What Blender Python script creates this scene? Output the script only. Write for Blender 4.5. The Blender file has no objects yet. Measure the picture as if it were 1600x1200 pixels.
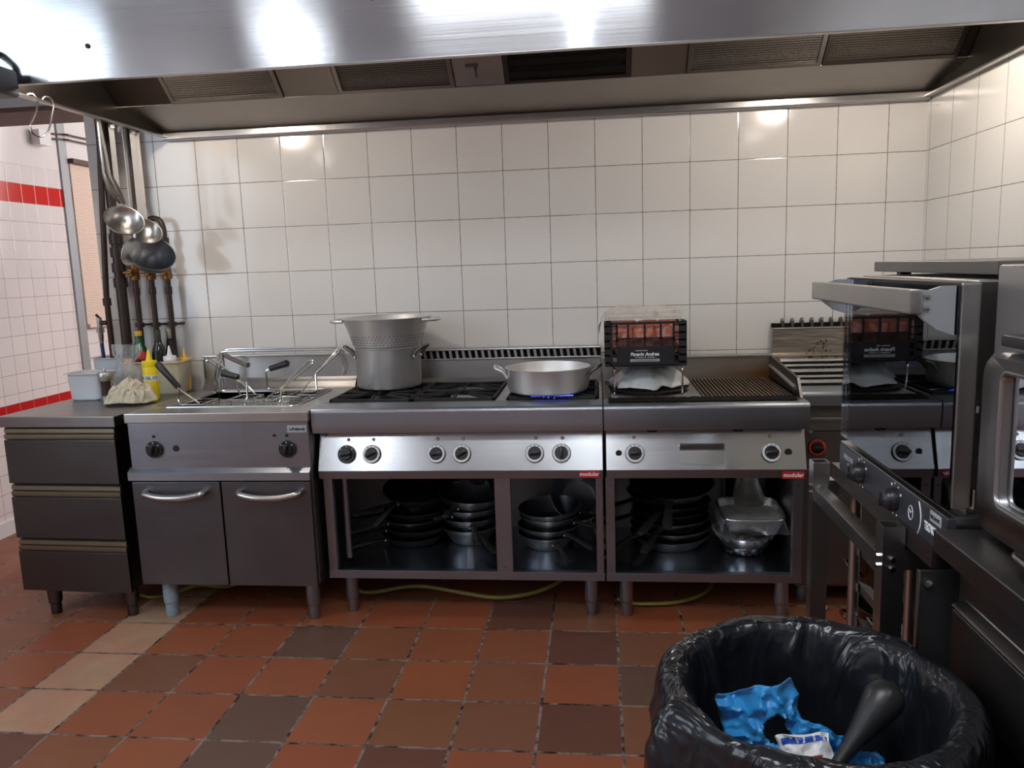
import bpy, bmesh, math, random
from mathutils import Vector, Matrix, noise, Euler
from math import pi, sin, cos, radians as rad
random.seed(7)
S = bpy.context.scene
COL = S.collection

# ---------------------------------------------------------------- camera
cam_d = bpy.data.cameras.new('camera'); cam = bpy.data.objects.new('camera', cam_d); COL.objects.link(cam)
cam_d.sensor_width = 36.0; cam_d.lens = 36.0 * 1215.9 / 1600.0; cam_d.clip_start = 0.02
YAW, PITCH, ROLL = 0.1134, 0.1497, -0.03323
_f = Vector((-sin(YAW)*cos(PITCH), cos(YAW)*cos(PITCH), -sin(PITCH)))
_r = Vector((cos(YAW), sin(YAW), 0)); _u = _r.cross(_f)
_r2 = cos(ROLL)*_r + sin(ROLL)*_u; _u2 = -sin(ROLL)*_r + cos(ROLL)*_u
cam.matrix_world = Matrix(((_r2.x, _u2.x, -_f.x, 0), (_r2.y, _u2.y, -_f.y, 0), (_r2.z, _u2.z, -_f.z, 1.3746), (0, 0, 0, 1)))
S.camera = cam

# ---------------------------------------------------------------- world, exposure, large lights
W = bpy.data.worlds.new('world'); S.world = W; W.use_nodes = True
W.node_tree.nodes['Background'].inputs[0].default_value = (0.75, 0.87, 1.0, 1)
W.node_tree.nodes['Background'].inputs[1].default_value = 1.5
S.view_settings.view_transform = 'Standard'; S.view_settings.look = 'None'
S.view_settings.exposure = 0.08; S.view_settings.gamma = 1.0; S.view_settings.use_curve_mapping = False

def area(name, loc, target, sx, sy, power, color):
    d = bpy.data.lights.new(name, 'AREA'); d.shape = 'RECTANGLE'; d.size = sx; d.size_y = sy; d.energy = power; d.color = color
    o = bpy.data.objects.new(name, d); COL.objects.link(o); o.location = loc
    o.rotation_euler = (Vector(target) - Vector(loc)).to_track_quat('-Z', 'Y').to_euler()
    return o
area('daylight_side_window', (-3.24, 0.75, 1.88), (0, 1.2, 1.2), 1.5, 1.75, 24, (0.74, 0.87, 1.0))
area('next_room_fill', (-1.2, 5.6, 2.2), (-3.25, 4.7, 1.4), 1.4, 1.4, 42, (1.0, 0.92, 0.90))
area('next_room_far_fill', (-2.9, 6.9, 1.7), (-3.1, 4.0, 1.6), 0.5, 1.4, 8, (0.88, 0.93, 1.0))  # second added lamp for the next room, no door stands here

# ---------------------------------------------------------------- mesh helpers
class MB:
    def __init__(s): s.bm = bmesh.new(); s.wn = False
    def box(s, x0, x1, y0, y1, z0, z1, bev=0.0, seg=2):
        s.wn = s.wn or bev > 0
        t = bmesh.new(); bmesh.ops.create_cube(t, size=1)
        for v in t.verts: v.co = Vector(((x0+x1)/2 + v.co.x*(x1-x0), (y0+y1)/2 + v.co.y*(y1-y0), (z0+z1)/2 + v.co.z*(z1-z0)))
        if bev > 0:
            bmesh.ops.bevel(t, geom=t.edges[:], offset=min(bev, 0.45*min(abs(x1-x0), abs(y1-y0), abs(z1-z0))), segments=seg, profile=0.5, affect='EDGES')
        s.add(t); return s
    def add(s, t, M=None):
        mp = {}
        for v in t.verts: mp[v] = s.bm.verts.new(M @ v.co if M else v.co)
        for f in t.faces:
            try: s.bm.faces.new([mp[v] for v in f.verts])
            except ValueError: pass
        t.free()
    def tube(s, pts, r, seg=8, closed=False):
        P = [Vector(p) for p in pts]; n = len(P); rings = []
        R = r if isinstance(r, (list, tuple)) else [r]*n
        up = None
        for i in range(n):
            a = P[i-1] if (i > 0 or closed) else P[i]; b = P[(i+1) % n] if (i < n-1 or closed) else P[i]
            t = (b - a); t = t.normalized() if t.length > 1e-9 else Vector((0, 0, 1))
            if up is None: up = t.orthogonal().normalized()
            up = (up - t*up.dot(t)); up = up.normalized() if up.length > 1e-6 else t.orthogonal().normalized()
            sd = t.cross(up)
            rings.append([s.bm.verts.new(P[i] + R[i]*(cos(2*pi*k/seg)*up + sin(2*pi*k/seg)*sd)) for k in range(seg)])
        m = n if closed else n-1
        for i in range(m):
            A, B = rings[i], rings[(i+1) % n]
            for k in range(seg):
                try: s.bm.faces.new((A[k], A[(k+1) % seg], B[(k+1) % seg], B[k]))
                except ValueError: pass
        if not closed:
            s.bm.faces.new(rings[0][::-1]); s.bm.faces.new(rings[-1])
        return s
    def cyl(s, p0, p1, r0, r1=None, seg=24):
        return s.tube([p0, p1], [r0, r0 if r1 is None else r1], seg)
    def lathe(s, prof, c=(0, 0, 0), seg=48, M=None, closed=False):
        c = Vector(c); rings = []
        for (r, z) in prof:
            if r < 1e-6: ring = [s.bm.verts.new((0, 0, z))]
            else: ring = [s.bm.verts.new((r*cos(2*pi*k/seg), r*sin(2*pi*k/seg), z)) for k in range(seg)]
            rings.append(ring)
        pairs = list(zip(rings, rings[1:])) + ([(rings[-1], rings[0])] if closed else [])
        for A, B in pairs:
            if len(A) == 1 and len(B) == 1: continue
            for k in range(seg):
                k2 = (k+1) % seg
                if len(A) == 1: f = (A[0], B[k2], B[k])
                elif len(B) == 1: f = (A[k], A[k2], B[0])
                else: f = (A[k], A[k2], B[k2], B[k])
                s.bm.faces.new(f)
        for R in rings:
            for v in R: v.co = (M @ v.co if M else v.co) + c
        return s
    def prism(s, poly, axis, a0, a1):
        def mk(p, a):
            return {'x': (a, p[0], p[1]), 'y': (p[0], a, p[1]), 'z': (p[0], p[1], a)}[axis]
        s.wn = True
        A = [s.bm.verts.new(mk(p, a0)) for p in poly]; B = [s.bm.verts.new(mk(p, a1)) for p in poly]
        n = len(poly); s.bm.faces.new(A); s.bm.faces.new(B[::-1])
        for i in range(n): s.bm.faces.new((A[i], B[i], B[(i+1) % n], A[(i+1) % n]))
        return s
    def grid(s, fn, nu, nv, cu=False):
        V = [[s.bm.verts.new(fn(i/(nu if cu else nu-1), j/(nv-1))) for j in range(nv)] for i in range(nu)]
        for i in range(nu if cu else nu-1):
            for j in range(nv-1):
                s.bm.faces.new((V[i][j], V[(i+1) % nu][j], V[(i+1) % nu][j+1], V[i][j+1]))
        return s
    def build(s, name, m, parent=None, label=None, angle=38, solid=0, sub=0, kind=None, flat=False):
        bmesh.ops.recalc_face_normals(s.bm, faces=s.bm.faces[:])
        me = bpy.data.meshes.new(name); off = Vector((0, 0, 0)); p = parent
        while p is not None: off += p.location; p = p.parent
        for v in s.bm.verts: v.co -= off
        s.bm.to_mesh(me); s.bm.free()
        if not flat:
            me.polygons.foreach_set('use_smooth', [True]*len(me.polygons))
            me.set_sharp_from_angle(angle=rad(angle))
        if m: me.materials.append(m)
        o = bpy.data.objects.new(name, me); COL.objects.link(o)
        if parent is not None: o.parent = parent
        if solid: md = o.modifiers.new('thick', 'SOLIDIFY'); md.thickness = solid; md.offset = 0
        if sub: md = o.modifiers.new('sub', 'SUBSURF'); md.levels = sub; md.render_levels = sub
        if s.wn and not flat: md = o.modifiers.new('weighted', 'WEIGHTED_NORMAL'); md.keep_sharp = True; md.weight = 80
        if label: o['label'] = label
        if kind: o['kind'] = kind
        return o

def thing(name, label, cat, loc=(0, 0, 0), group=None):
    o = bpy.data.objects.new(name, None); COL.objects.link(o); o.location = loc; o.empty_display_size = 0.05
    return tag(o, label, cat, group)
def tag(o, label, cat, group=None):
    o['label'] = label; o['category'] = cat
    if group: o['group'] = group
    return o
def struct(o): o['kind'] = 'structure'; return o
def dup(root, loc=None, rot=None, label=None):
    c = root.copy(); COL.objects.link(c)
    def kids(a, b):
        for ch in [x for x in COL.objects if x.parent == a]:
            d = ch.copy(); COL.objects.link(d); d.parent = b; kids(ch, d)
    kids(root, c)
    if loc is not None: c.location = loc
    if rot is not None: c.rotation_euler = rot
    if label: c['label'] = label
    return c
def arc(c, r, a0, a1, n, plane='xz'):
    out = []
    for i in range(n+1):
        a = rad(a0 + (a1-a0)*i/n); u, v = r*cos(a), r*sin(a)
        out.append((c[0]+u, c[1], c[2]+v) if plane == 'xz' else (c[0]+u, c[1]+v, c[2]) if plane == 'xy' else (c[0], c[1]+u, c[2]+v))
    return out
def fillet(pts, r, n=4):
    P = [Vector(p) for p in pts]; out = [P[0]]
    for i in range(1, len(P)-1):
        a = (P[i-1]-P[i]); b = (P[i+1]-P[i]); d = min(r, a.length*0.48, b.length*0.48)
        p0 = P[i] + a.normalized()*d; p1 = P[i] + b.normalized()*d
        for k in range(n+1):
            t = k/n; out.append((1-t)**2*p0 + 2*t*(1-t)*P[i] + t*t*p1)
    out.append(P[-1]); return out
def text(body, size, m, parent, origin, name='lettering', face='-y', align='CENTER', shear=0.0, bold=0.0, width=1.0, depth=0.0006, rot=0):
    cu = bpy.data.curves.new('t', 'FONT'); cu.body = body; cu.size = size; cu.align_x = align; cu.align_y = 'CENTER'
    cu.extrude = depth; cu.shear = shear; cu.offset = bold; cu.resolution_u = 3
    o = bpy.data.objects.new('t', cu); COL.objects.link(o); bpy.context.view_layer.update()
    me = bpy.data.meshes.new_from_object(o.evaluated_get(bpy.context.evaluated_depsgraph_get()))
    bpy.data.objects.remove(o); bpy.data.curves.remove(cu)
    off = Vector((0, 0, 0)); p = parent
    while p is not None: off += p.location; p = p.parent
    for v in me.vertices:
        x, y, z = v.co; x *= width
        x, y = x*cos(rot)-y*sin(rot), x*sin(rot)+y*cos(rot)
        q = Vector((x, -z, y)) if face == '-y' else Vector((-z, -x, y)) if face == '-x' else Vector((x, y, z))
        v.co = q + Vector(origin) - off
    me.name = name; me.materials.clear(); me.materials.append(m)
    ob = bpy.data.objects.new(name, me); COL.objects.link(ob); ob.parent = parent
    return ob

# ---------------------------------------------------------------- materials
class NT:
    def __init__(s, name):
        s.m = bpy.data.materials.new(name); s.m.use_nodes = True; s.t = s.m.node_tree
        s.b = s.t.nodes['Principled BSDF']; s.out = s.t.nodes['Material Output']
    def n(s, typ, **kw):
        x = s.t.nodes.new(typ)
        for k, v in kw.items(): setattr(x, k, v)
        return x
    def set(s, sock, v):
        if hasattr(v, 'is_output'): s.t.links.new(v, sock)
        else: sock.default_value = v
    def math(s, op, a, b=0.0, c=None, clamp=False):
        x = s.n('ShaderNodeMath', operation=op, use_clamp=clamp); s.set(x.inputs[0], a); s.set(x.inputs[1], b)
        if c is not None: s.set(x.inputs[2], c)
        return x.outputs[0]
    def mix(s, f, a, b):
        x = s.n('ShaderNodeMix', data_type='RGBA'); s.set(x.inputs[0], f)
        s.set(x.inputs[6], (*a, 1) if isinstance(a, tuple) and len(a) == 3 else a); s.set(x.inputs[7], (*b, 1) if isinstance(b, tuple) and len(b) == 3 else b)
        return x.outputs[2]
    def ramp(s, f, stops, interp='LINEAR'):
        x = s.n('ShaderNodeValToRGB'); x.color_ramp.interpolation = interp; e = x.color_ramp.elements
        while len(e) < len(stops): e.new(0.5)
        for k, (p, c) in enumerate(stops): e[k].position = p; e[k].color = (*c, 1) if len(c) == 3 else c
        s.set(x.inputs[0], f); return x.outputs[0]
    def noise(s, scale, detail=3, rough=0.5, vec=None, stretch=None, world=False, dist=0.0):
        x = s.n('ShaderNodeTexNoise'); x.inputs['Scale'].default_value = scale; x.inputs['Detail'].default_value = detail
        x.inputs['Roughness'].default_value = rough; x.inputs['Distortion'].default_value = dist
        if vec is None: vec = s.n('ShaderNodeNewGeometry').outputs['Position'] if world else s.n('ShaderNodeTexCoord').outputs['Object']
        if stretch:
            mp = s.n('ShaderNodeMapping'); mp.inputs['Scale'].default_value = stretch; s.t.links.new(vec, mp.inputs[0]); vec = mp.outputs[0]
        s.t.links.new(vec, x.inputs['Vector']); return x.outputs['Fac']
    def bump(s, h, strength=0.3, dist=0.002):
        x = s.n('ShaderNodeBump'); x.inputs['Strength'].default_value = strength; x.inputs['Distance'].default_value = dist
        s.set(x.inputs['Height'], h); s.t.links.new(x.outputs[0], s.b.inputs['Normal'])
    def p(s, **kw):
        for k, v in kw.items():
            k = k.replace('_', ' ')
            if isinstance(v, tuple) and len(v) == 3: v = (*v, 1)
            s.set(s.b.inputs[k], v)
        return s
def plain(name, col, rough=0.5, metal=0.0, var=0.12, scale=14, bump=0.0, bscale=60, **kw):
    t = NT(name); f = t.noise(scale, 4, 0.6)
    dk = tuple(c*(1-var) for c in col); lt = tuple(min(1, c*(1+var)) for c in col)
    t.p(Base_Color=t.mix(f, dk, lt), Roughness=rough, Metallic=metal, **kw)
    if bump: t.bump(t.noise(bscale, 3), bump, 0.002)
    return t.m
def steel(name, col=(0.56, 0.545, 0.53), rough=0.27, axis='x', grime_sheen=0.25, wob=0.0, smudge=0.12, aniso=0.55):
    t = NT(name)
    tv = t.n('ShaderNodeCombineXYZ')
    for k, v in enumerate({'x': (0, .7, .7), 'z': (.8, .6, 0), 'y': (.7, 0, .7)}[axis]): tv.inputs[k].default_value = v
    t.p(Anisotropic=aniso, Tangent=tv.outputs[0])
    st = {'x': (1.5, 220, 220), 'z': (220, 220, 1.5), 'y': (220, 1.5, 220)}[axis]
    br = t.noise(1.0, 2, 0.6, stretch=st); big = t.noise(3.0, 4, 0.6); sm = t.noise(9.0, 5, 0.65, dist=0.6)
    dk = tuple(c*(1-grime_sheen) for c in col)
    t.p(Base_Color=t.mix(big, dk, col), Metallic=1.0)
    r = t.math('ADD', rough-0.07, t.math('MULTIPLY', br, 0.10)); r = t.math('ADD', r, t.math('MULTIPLY', sm, smudge))
    t.p(Roughness=r)
    h = t.math('MULTIPLY', br, 0.05)
    if wob: h = t.math('ADD', h, t.math('MULTIPLY', t.noise(1.7, 1, 0.4), wob))
    t.bump(h, 0.25, 0.004)
    return t.m

M = {}
M['steel'] = steel('brushed_steel')
M['steel_v'] = steel('brushed_steel_upright', axis='z')
M['steel_y'] = steel('brushed_steel_deep', axis='y')
M['fry_panel'] = steel('fryer_panel_steel', (0.36, 0.385, 0.43), 0.28, grime_sheen=0.3)
M['shelf'] = steel('shiny_shelf_steel', (0.50, 0.54, 0.62), 0.17, axis='x')
M['steel_low'] = steel('front_steel', (0.37, 0.39, 0.43), 0.34)
M['steel_low_v'] = steel('front_steel_upright', (0.37, 0.42, 0.50), 0.36, axis='z')
M['panel'] = steel('control_panel_steel', (0.66, 0.68, 0.70), 0.2, grime_sheen=0.08, smudge=0.1)
M['hood'] = steel('hood_steel', (0.66, 0.67, 0.69), 0.16, grime_sheen=0.05, wob=0.35, smudge=0.02, aniso=0.9)
M['hood_in'] = steel('hood_inner_steel', (0.34, 0.31, 0.28), 0.33, grime_sheen=0.3)
M['hood_dark'] = steel('hood_greasy_steel', (0.11, 0.092, 0.080), 0.36, grime_sheen=0.4)
M['door'] = steel('door_steel', (0.185, 0.19, 0.205), 0.29, axis='x', grime_sheen=0.4)  # uneven tone stands in for graded reflections on the fryer doors
M['drawer'] = steel('drawer_steel', (0.135, 0.128, 0.128), 0.31, grime_sheen=0.3)
M['counter'] = steel('worktop_steel', (0.30, 0.285, 0.275), 0.30, grime_sheen=0.15)
M['chan'] = steel('olive_channel_steel', (0.34, 0.31, 0.24), 0.34, grime_sheen=0.2)
M['dark_steel'] = steel('dark_side_steel', (0.22, 0.20, 0.19), 0.4)
M['alu'] = steel('worn_aluminium', (0.80, 0.79, 0.78), 0.42, grime_sheen=0.15, smudge=0.18, aniso=0.0)
M['pan_grey'] = steel('scuffed_grey_pan', (0.50, 0.50, 0.50), 0.36, grime_sheen=0.4)
M['pan_in'] = steel('blued_pan_inside', (0.26, 0.28, 0.31), 0.35, grime_sheen=0.3)
M['pan_black'] = plain('black_pan', (0.022, 0.022, 0.024), 0.42, 0.2, var=0.4)
M['handle_iron'] = plain('black_handle_iron', (0.045, 0.042, 0.04), 0.4, 0.6, var=0.4)
M['iron'] = plain('cast_iron', (0.016, 0.015, 0.015), 0.6, 0.0, Specular_IOR_Level=0.3, var=0.4, bump=0.3, bscale=250)
M['chrome'] = plain('chrome_wire', (0.62, 0.61, 0.59), 0.16, 1.0, var=0.05)
M['black'] = plain('black_plastic', (0.016, 0.016, 0.018), 0.36, var=0.2)
M['black_matt'] = plain('matt_black', (0.012, 0.012, 0.013), 0.65, var=0.2)
M['charcoal'] = plain('charcoal_panel', (0.032, 0.035, 0.042), 0.42, var=0.12)
M['white_print'] = plain('white_print', (0.90, 0.91, 0.93), 0.5, var=0.03)
M['grey_print'] = plain('grey_print', (0.40, 0.41, 0.43), 0.5, var=0.03)
M['dark_print'] = plain('dark_print', (0.03, 0.03, 0.035), 0.5, var=0.03)
M['red'] = plain('red_badge', (0.50, 0.02, 0.025), 0.35, var=0.05)
M['red_knob'] = plain('red_dial', (0.75, 0.05, 0.03), 0.4, var=0.1)
M['amber'] = plain('lamp_lens', (0.85, 0.62, 0.52), 0.3, var=0.05)
M['yellow'] = plain('yellow_plastic', (0.80, 0.62, 0.01), 0.32, var=0.04)
M['orange_y'] = plain('amber_plastic', (0.82, 0.44, 0.02), 0.35, var=0.05)
M['white_pl'] = plain('white_plastic', (0.78, 0.78, 0.80), 0.4, var=0.03, Subsurface_Weight=0.15)
M['tub'] = plain('translucent_tub', (0.80, 0.81, 0.84), 0.3, var=0.03, Subsurface_Weight=0.3, Transmission_Weight=0.15)
M['tan_pl'] = plain('frosted_tan_plastic', (0.60, 0.52, 0.38), 0.38, var=0.12, scale=6, Subsurface_Weight=0.2)
M['glass_green'] = plain('green_glass', (0.0, 0.16, 0.03), 0.1, var=0.1, Transmission_Weight=0.35)
M['glass_black'] = plain('dark_glass', (0.008, 0.010, 0.008), 0.08, var=0.1)
M['cloth'] = plain('cream_cloth', (0.66, 0.60, 0.46), 0.9, var=0.12, scale=20, bump=0.5, bscale=400)
M['paper'] = plain('white_paper', (0.62, 0.64, 0.63), 0.6, var=0.10, scale=12, bump=0.4, bscale=50)
M['tank'] = plain('fryer_tank_steel', (0.50, 0.49, 0.47), 0.45, 0.45, var=0.15)
M['wood'] = plain('dark_brown_wood', (0.035, 0.018, 0.012), 0.35, var=0.3)
M['brass'] = plain('tarnished_brass', (0.24, 0.12, 0.035), 0.42, 0.8, var=0.5, scale=60)
M['hose'] = plain('yellow_hose', (0.27, 0.23, 0.045), 0.5, var=0.45, scale=12)
M['blue_hose'] = plain('blue_hose', (0.01, 0.03, 0.14), 0.4)
M['bluefoot'] = plain('pale_blue_paint', (0.26, 0.34, 0.40), 0.5, var=0.3, scale=60)
M['blue_glove'] = plain('blue_polythene', (0.03, 0.27, 0.62), 0.38, var=0.15, Subsurface_Weight=0.2, bump=0.4, bscale=70)
M['wrap_white'] = plain('white_wrapper', (0.72, 0.72, 0.72), 0.4, var=0.05)
M['wrap_red'] = plain('red_wrapper_print', (0.45, 0.06, 0.03), 0.4)
M['wrap_blue'] = plain('blue_wrapper_print', (0.02, 0.09, 0.5), 0.4)
M['plaster'] = plain('white_plaster', (0.74, 0.73, 0.73), 0.85, var=0.04, scale=3)
M['brown_paint'] = plain('brown_paint', (0.10, 0.055, 0.045), 0.6, var=0.1, scale=3)
M['grey_paint'] = plain('grey_paint', (0.45, 0.47, 0.46), 0.6, var=0.06)
M['ceil'] = plain('ceiling_paint', (0.66, 0.66, 0.67), 0.9, var=0.03, scale=2)
M['rear'] = plain('rear_wall_paint', (0.50, 0.50, 0.52), 0.8, var=0.06, scale=2)
M['shutter'] = plain('warm_lit_shutter', (0.74, 0.60, 0.51), 0.5, var=0.04, scale=2)  # pinkish base colour carries the warm light on the slats
M['post'] = plain('grey_steel_trim', (0.34, 0.36, 0.38), 0.5, 0.3, var=0.1)
M['foil'] = plain('aluminium_foil', (0.68, 0.67, 0.65), 0.28, 1.0, var=0.1, bump=0.8, bscale=90)
M['sauce'] = plain('pale_fat', (0.36, 0.33, 0.27), 0.25, var=0.2, scale=20)
M['meat'] = plain('pink_meat', (0.55, 0.20, 0.14), 0.35, var=0.45, scale=22, Subsurface_Weight=0.15, bump=0.4, bscale=40)
M['soot'] = plain('burnt_grease', (0.010, 0.008, 0.007), 0.85, var=0.5, Specular_IOR_Level=0.12, scale=40, bump=0.8, bscale=120)
M['grill'] = plain('ribbed_griddle_iron', (0.26, 0.20, 0.15), 0.40, 0.8, var=0.5, scale=25)
M['potbrown'] = steel('stained_old_steel', (0.13, 0.105, 0.075), 0.4, grime_sheen=0.5)

def clear_plastic(name, tint=(0.85, 0.87, 0.88), amt=0.25, rough=0.15):
    t = NT(name); t.p(Base_Color=tint, Roughness=rough)
    tr = t.n('ShaderNodeBsdfTransparent'); mx = t.n('ShaderNodeMixShader')
    fz = t.n('ShaderNodeLayerWeight'); fz.inputs[0].default_value = 0.35
    f = t.math('ADD', t.math('MULTIPLY', fz.outputs['Facing'], 0.55), amt, clamp=True)
    t.bump(t.noise(38, 4, 0.6, dist=0.5), 0.9, 0.006)
    t.set(mx.inputs[0], f); t.t.links.new(tr.outputs[0], mx.inputs[1]); t.t.links.new(t.b.outputs[0], mx.inputs[2])
    t.t.links.new(mx.outputs[0], t.out.inputs[0]); return t.m
M['film'] = clear_plastic('clear_film', (0.80, 0.81, 0.82), 0.12)
M['film_thin'] = clear_plastic('thin_cling_film', (0.55, 0.56, 0.58), 0.04, 0.1)
M['film_bag'] = clear_plastic('cloudy_bag_film', (0.74, 0.70, 0.64), 0.26, 0.3)
M['tub_clear'] = clear_plastic('frosted_container', (0.55, 0.50, 0.41), 0.72, 0.3)
def oven_glass():
    t = NT('oven_door_glass')
    gl = t.n('ShaderNodeBsdfGlossy'); gl.inputs['Roughness'].default_value = 0.015; gl.inputs['Color'].default_value = (0.9, 0.95, 1, 1)
    tr = t.n('ShaderNodeBsdfTransparent'); tr.inputs['Color'].default_value = (0.80, 0.83, 0.85, 1)
    fr = t.n('ShaderNodeFresnel'); fr.inputs[0].default_value = 1.6
    mx = t.n('ShaderNodeMixShader'); f = t.math('ADD', fr.outputs[0], 0.06, clamp=True); t.set(mx.inputs[0], f)
    t.t.links.new(tr.outputs[0], mx.inputs[1]); t.t.links.new(gl.outputs[0], mx.inputs[2]); t.t.links.new(mx.outputs[0], t.out.inputs[0])
    return t.m
M['oven_glass'] = oven_glass()
def bag_black():
    t = NT('black_polythene'); t.p(Base_Color=(0.010, 0.011, 0.014), Roughness=0.22)
    t.bump(t.noise(13, 2, 0.5, stretch=(1, 1, 0.4), dist=1.8), 0.8, 0.02); return t.m
M['bag'] = bag_black()
def emit(name, col, s):
    t = NT(name); t.p(Base_Color=col, Emission_Color=col, Emission_Strength=s); return t.m
M['lamp_on'] = emit('lit_lamp_glass', (1.0, 0.84, 0.66), 30)
M['tube_on'] = emit('lit_tube', (0.88, 0.94, 1.0), 13)
M['fill_panel_on'] = emit('added_fill_panel', (0.93, 0.96, 1.0), 11.5)
M['flame'] = emit('blue_flame', (0.10, 0.14, 1.0), 1.6)
def speckled(name):
    t = NT(name); a = t.noise(75, 4, 0.65, stretch=(1, 1, 0.8)); b = t.noise(4.5, 2, 0.5)
    f = t.math('MULTIPLY', t.math('GREATER_THAN', a, 0.54), t.math('GREATER_THAN', b, 0.55))
    col = t.mix(t.noise(9, 4, stretch=(1, 1, 5)), (0.36, 0.31, 0.25), (0.52, 0.47, 0.40))
    t.p(Base_Color=t.mix(f, col, (0.02, 0.012, 0.008)), Metallic=t.math('SUBTRACT', 1.0, f), Roughness=0.33)
    t.bump(t.noise(14, 3, stretch=(1, 1, 4)), 0.25, 0.01); return t.m
M['splash_spots'] = speckled('grease_spotted_steel')
def burnt():
    t = NT('heat_browned_steel'); pos = t.n('ShaderNodeNewGeometry').outputs['Position']
    sp = t.n('ShaderNodeSeparateXYZ'); t.t.links.new(pos, sp.inputs[0])
    f = t.math('MULTIPLY', t.math('SUBTRACT', 0.955, sp.outputs['Z']), 14, clamp=True)
    f = t.math('MULTIPLY', f, t.math('MULTIPLY', t.math('SUBTRACT', sp.outputs['X'], 0.42), 3.5, clamp=True))
    f = t.math('MULTIPLY', f, t.math('ADD', 0.45, t.noise(10, 4, world=True)))
    t.p(Base_Color=t.mix(f, (0.5, 0.47, 0.42), (0.34, 0.15, 0.03)), Metallic=0.95, Roughness=0.34); return t.m
M['burnt'] = burnt()
def perforated(name, col, sc, thr=0.5):
    t = NT(name); v = t.n('ShaderNodeTexVoronoi'); v.feature = 'F1'; v.inputs['Scale'].default_value = sc
    v.inputs['Randomness'].default_value = 0.15
    t.t.links.new(t.n('ShaderNodeTexCoord').outputs['Object'], v.inputs['Vector'])
    f = t.math('LESS_THAN', v.outputs['Distance'], thr); big = t.noise(5, 4, 0.6)
    c = t.mix(big, tuple(x*0.72 for x in col), tuple(x*1.25 for x in col))
    t.p(Base_Color=t.mix(f, c, (0.012, 0.009, 0.007)), Metallic=0.7, Roughness=0.45); t.bump(v.outputs['Distance'], 0.6, 0.003); return t.m
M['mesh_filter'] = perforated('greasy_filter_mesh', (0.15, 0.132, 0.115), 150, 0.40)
M['mesh_filter_dark'] = perforated('dark_filter_mesh', (0.085, 0.072, 0.06), 150, 0.40)

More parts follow.
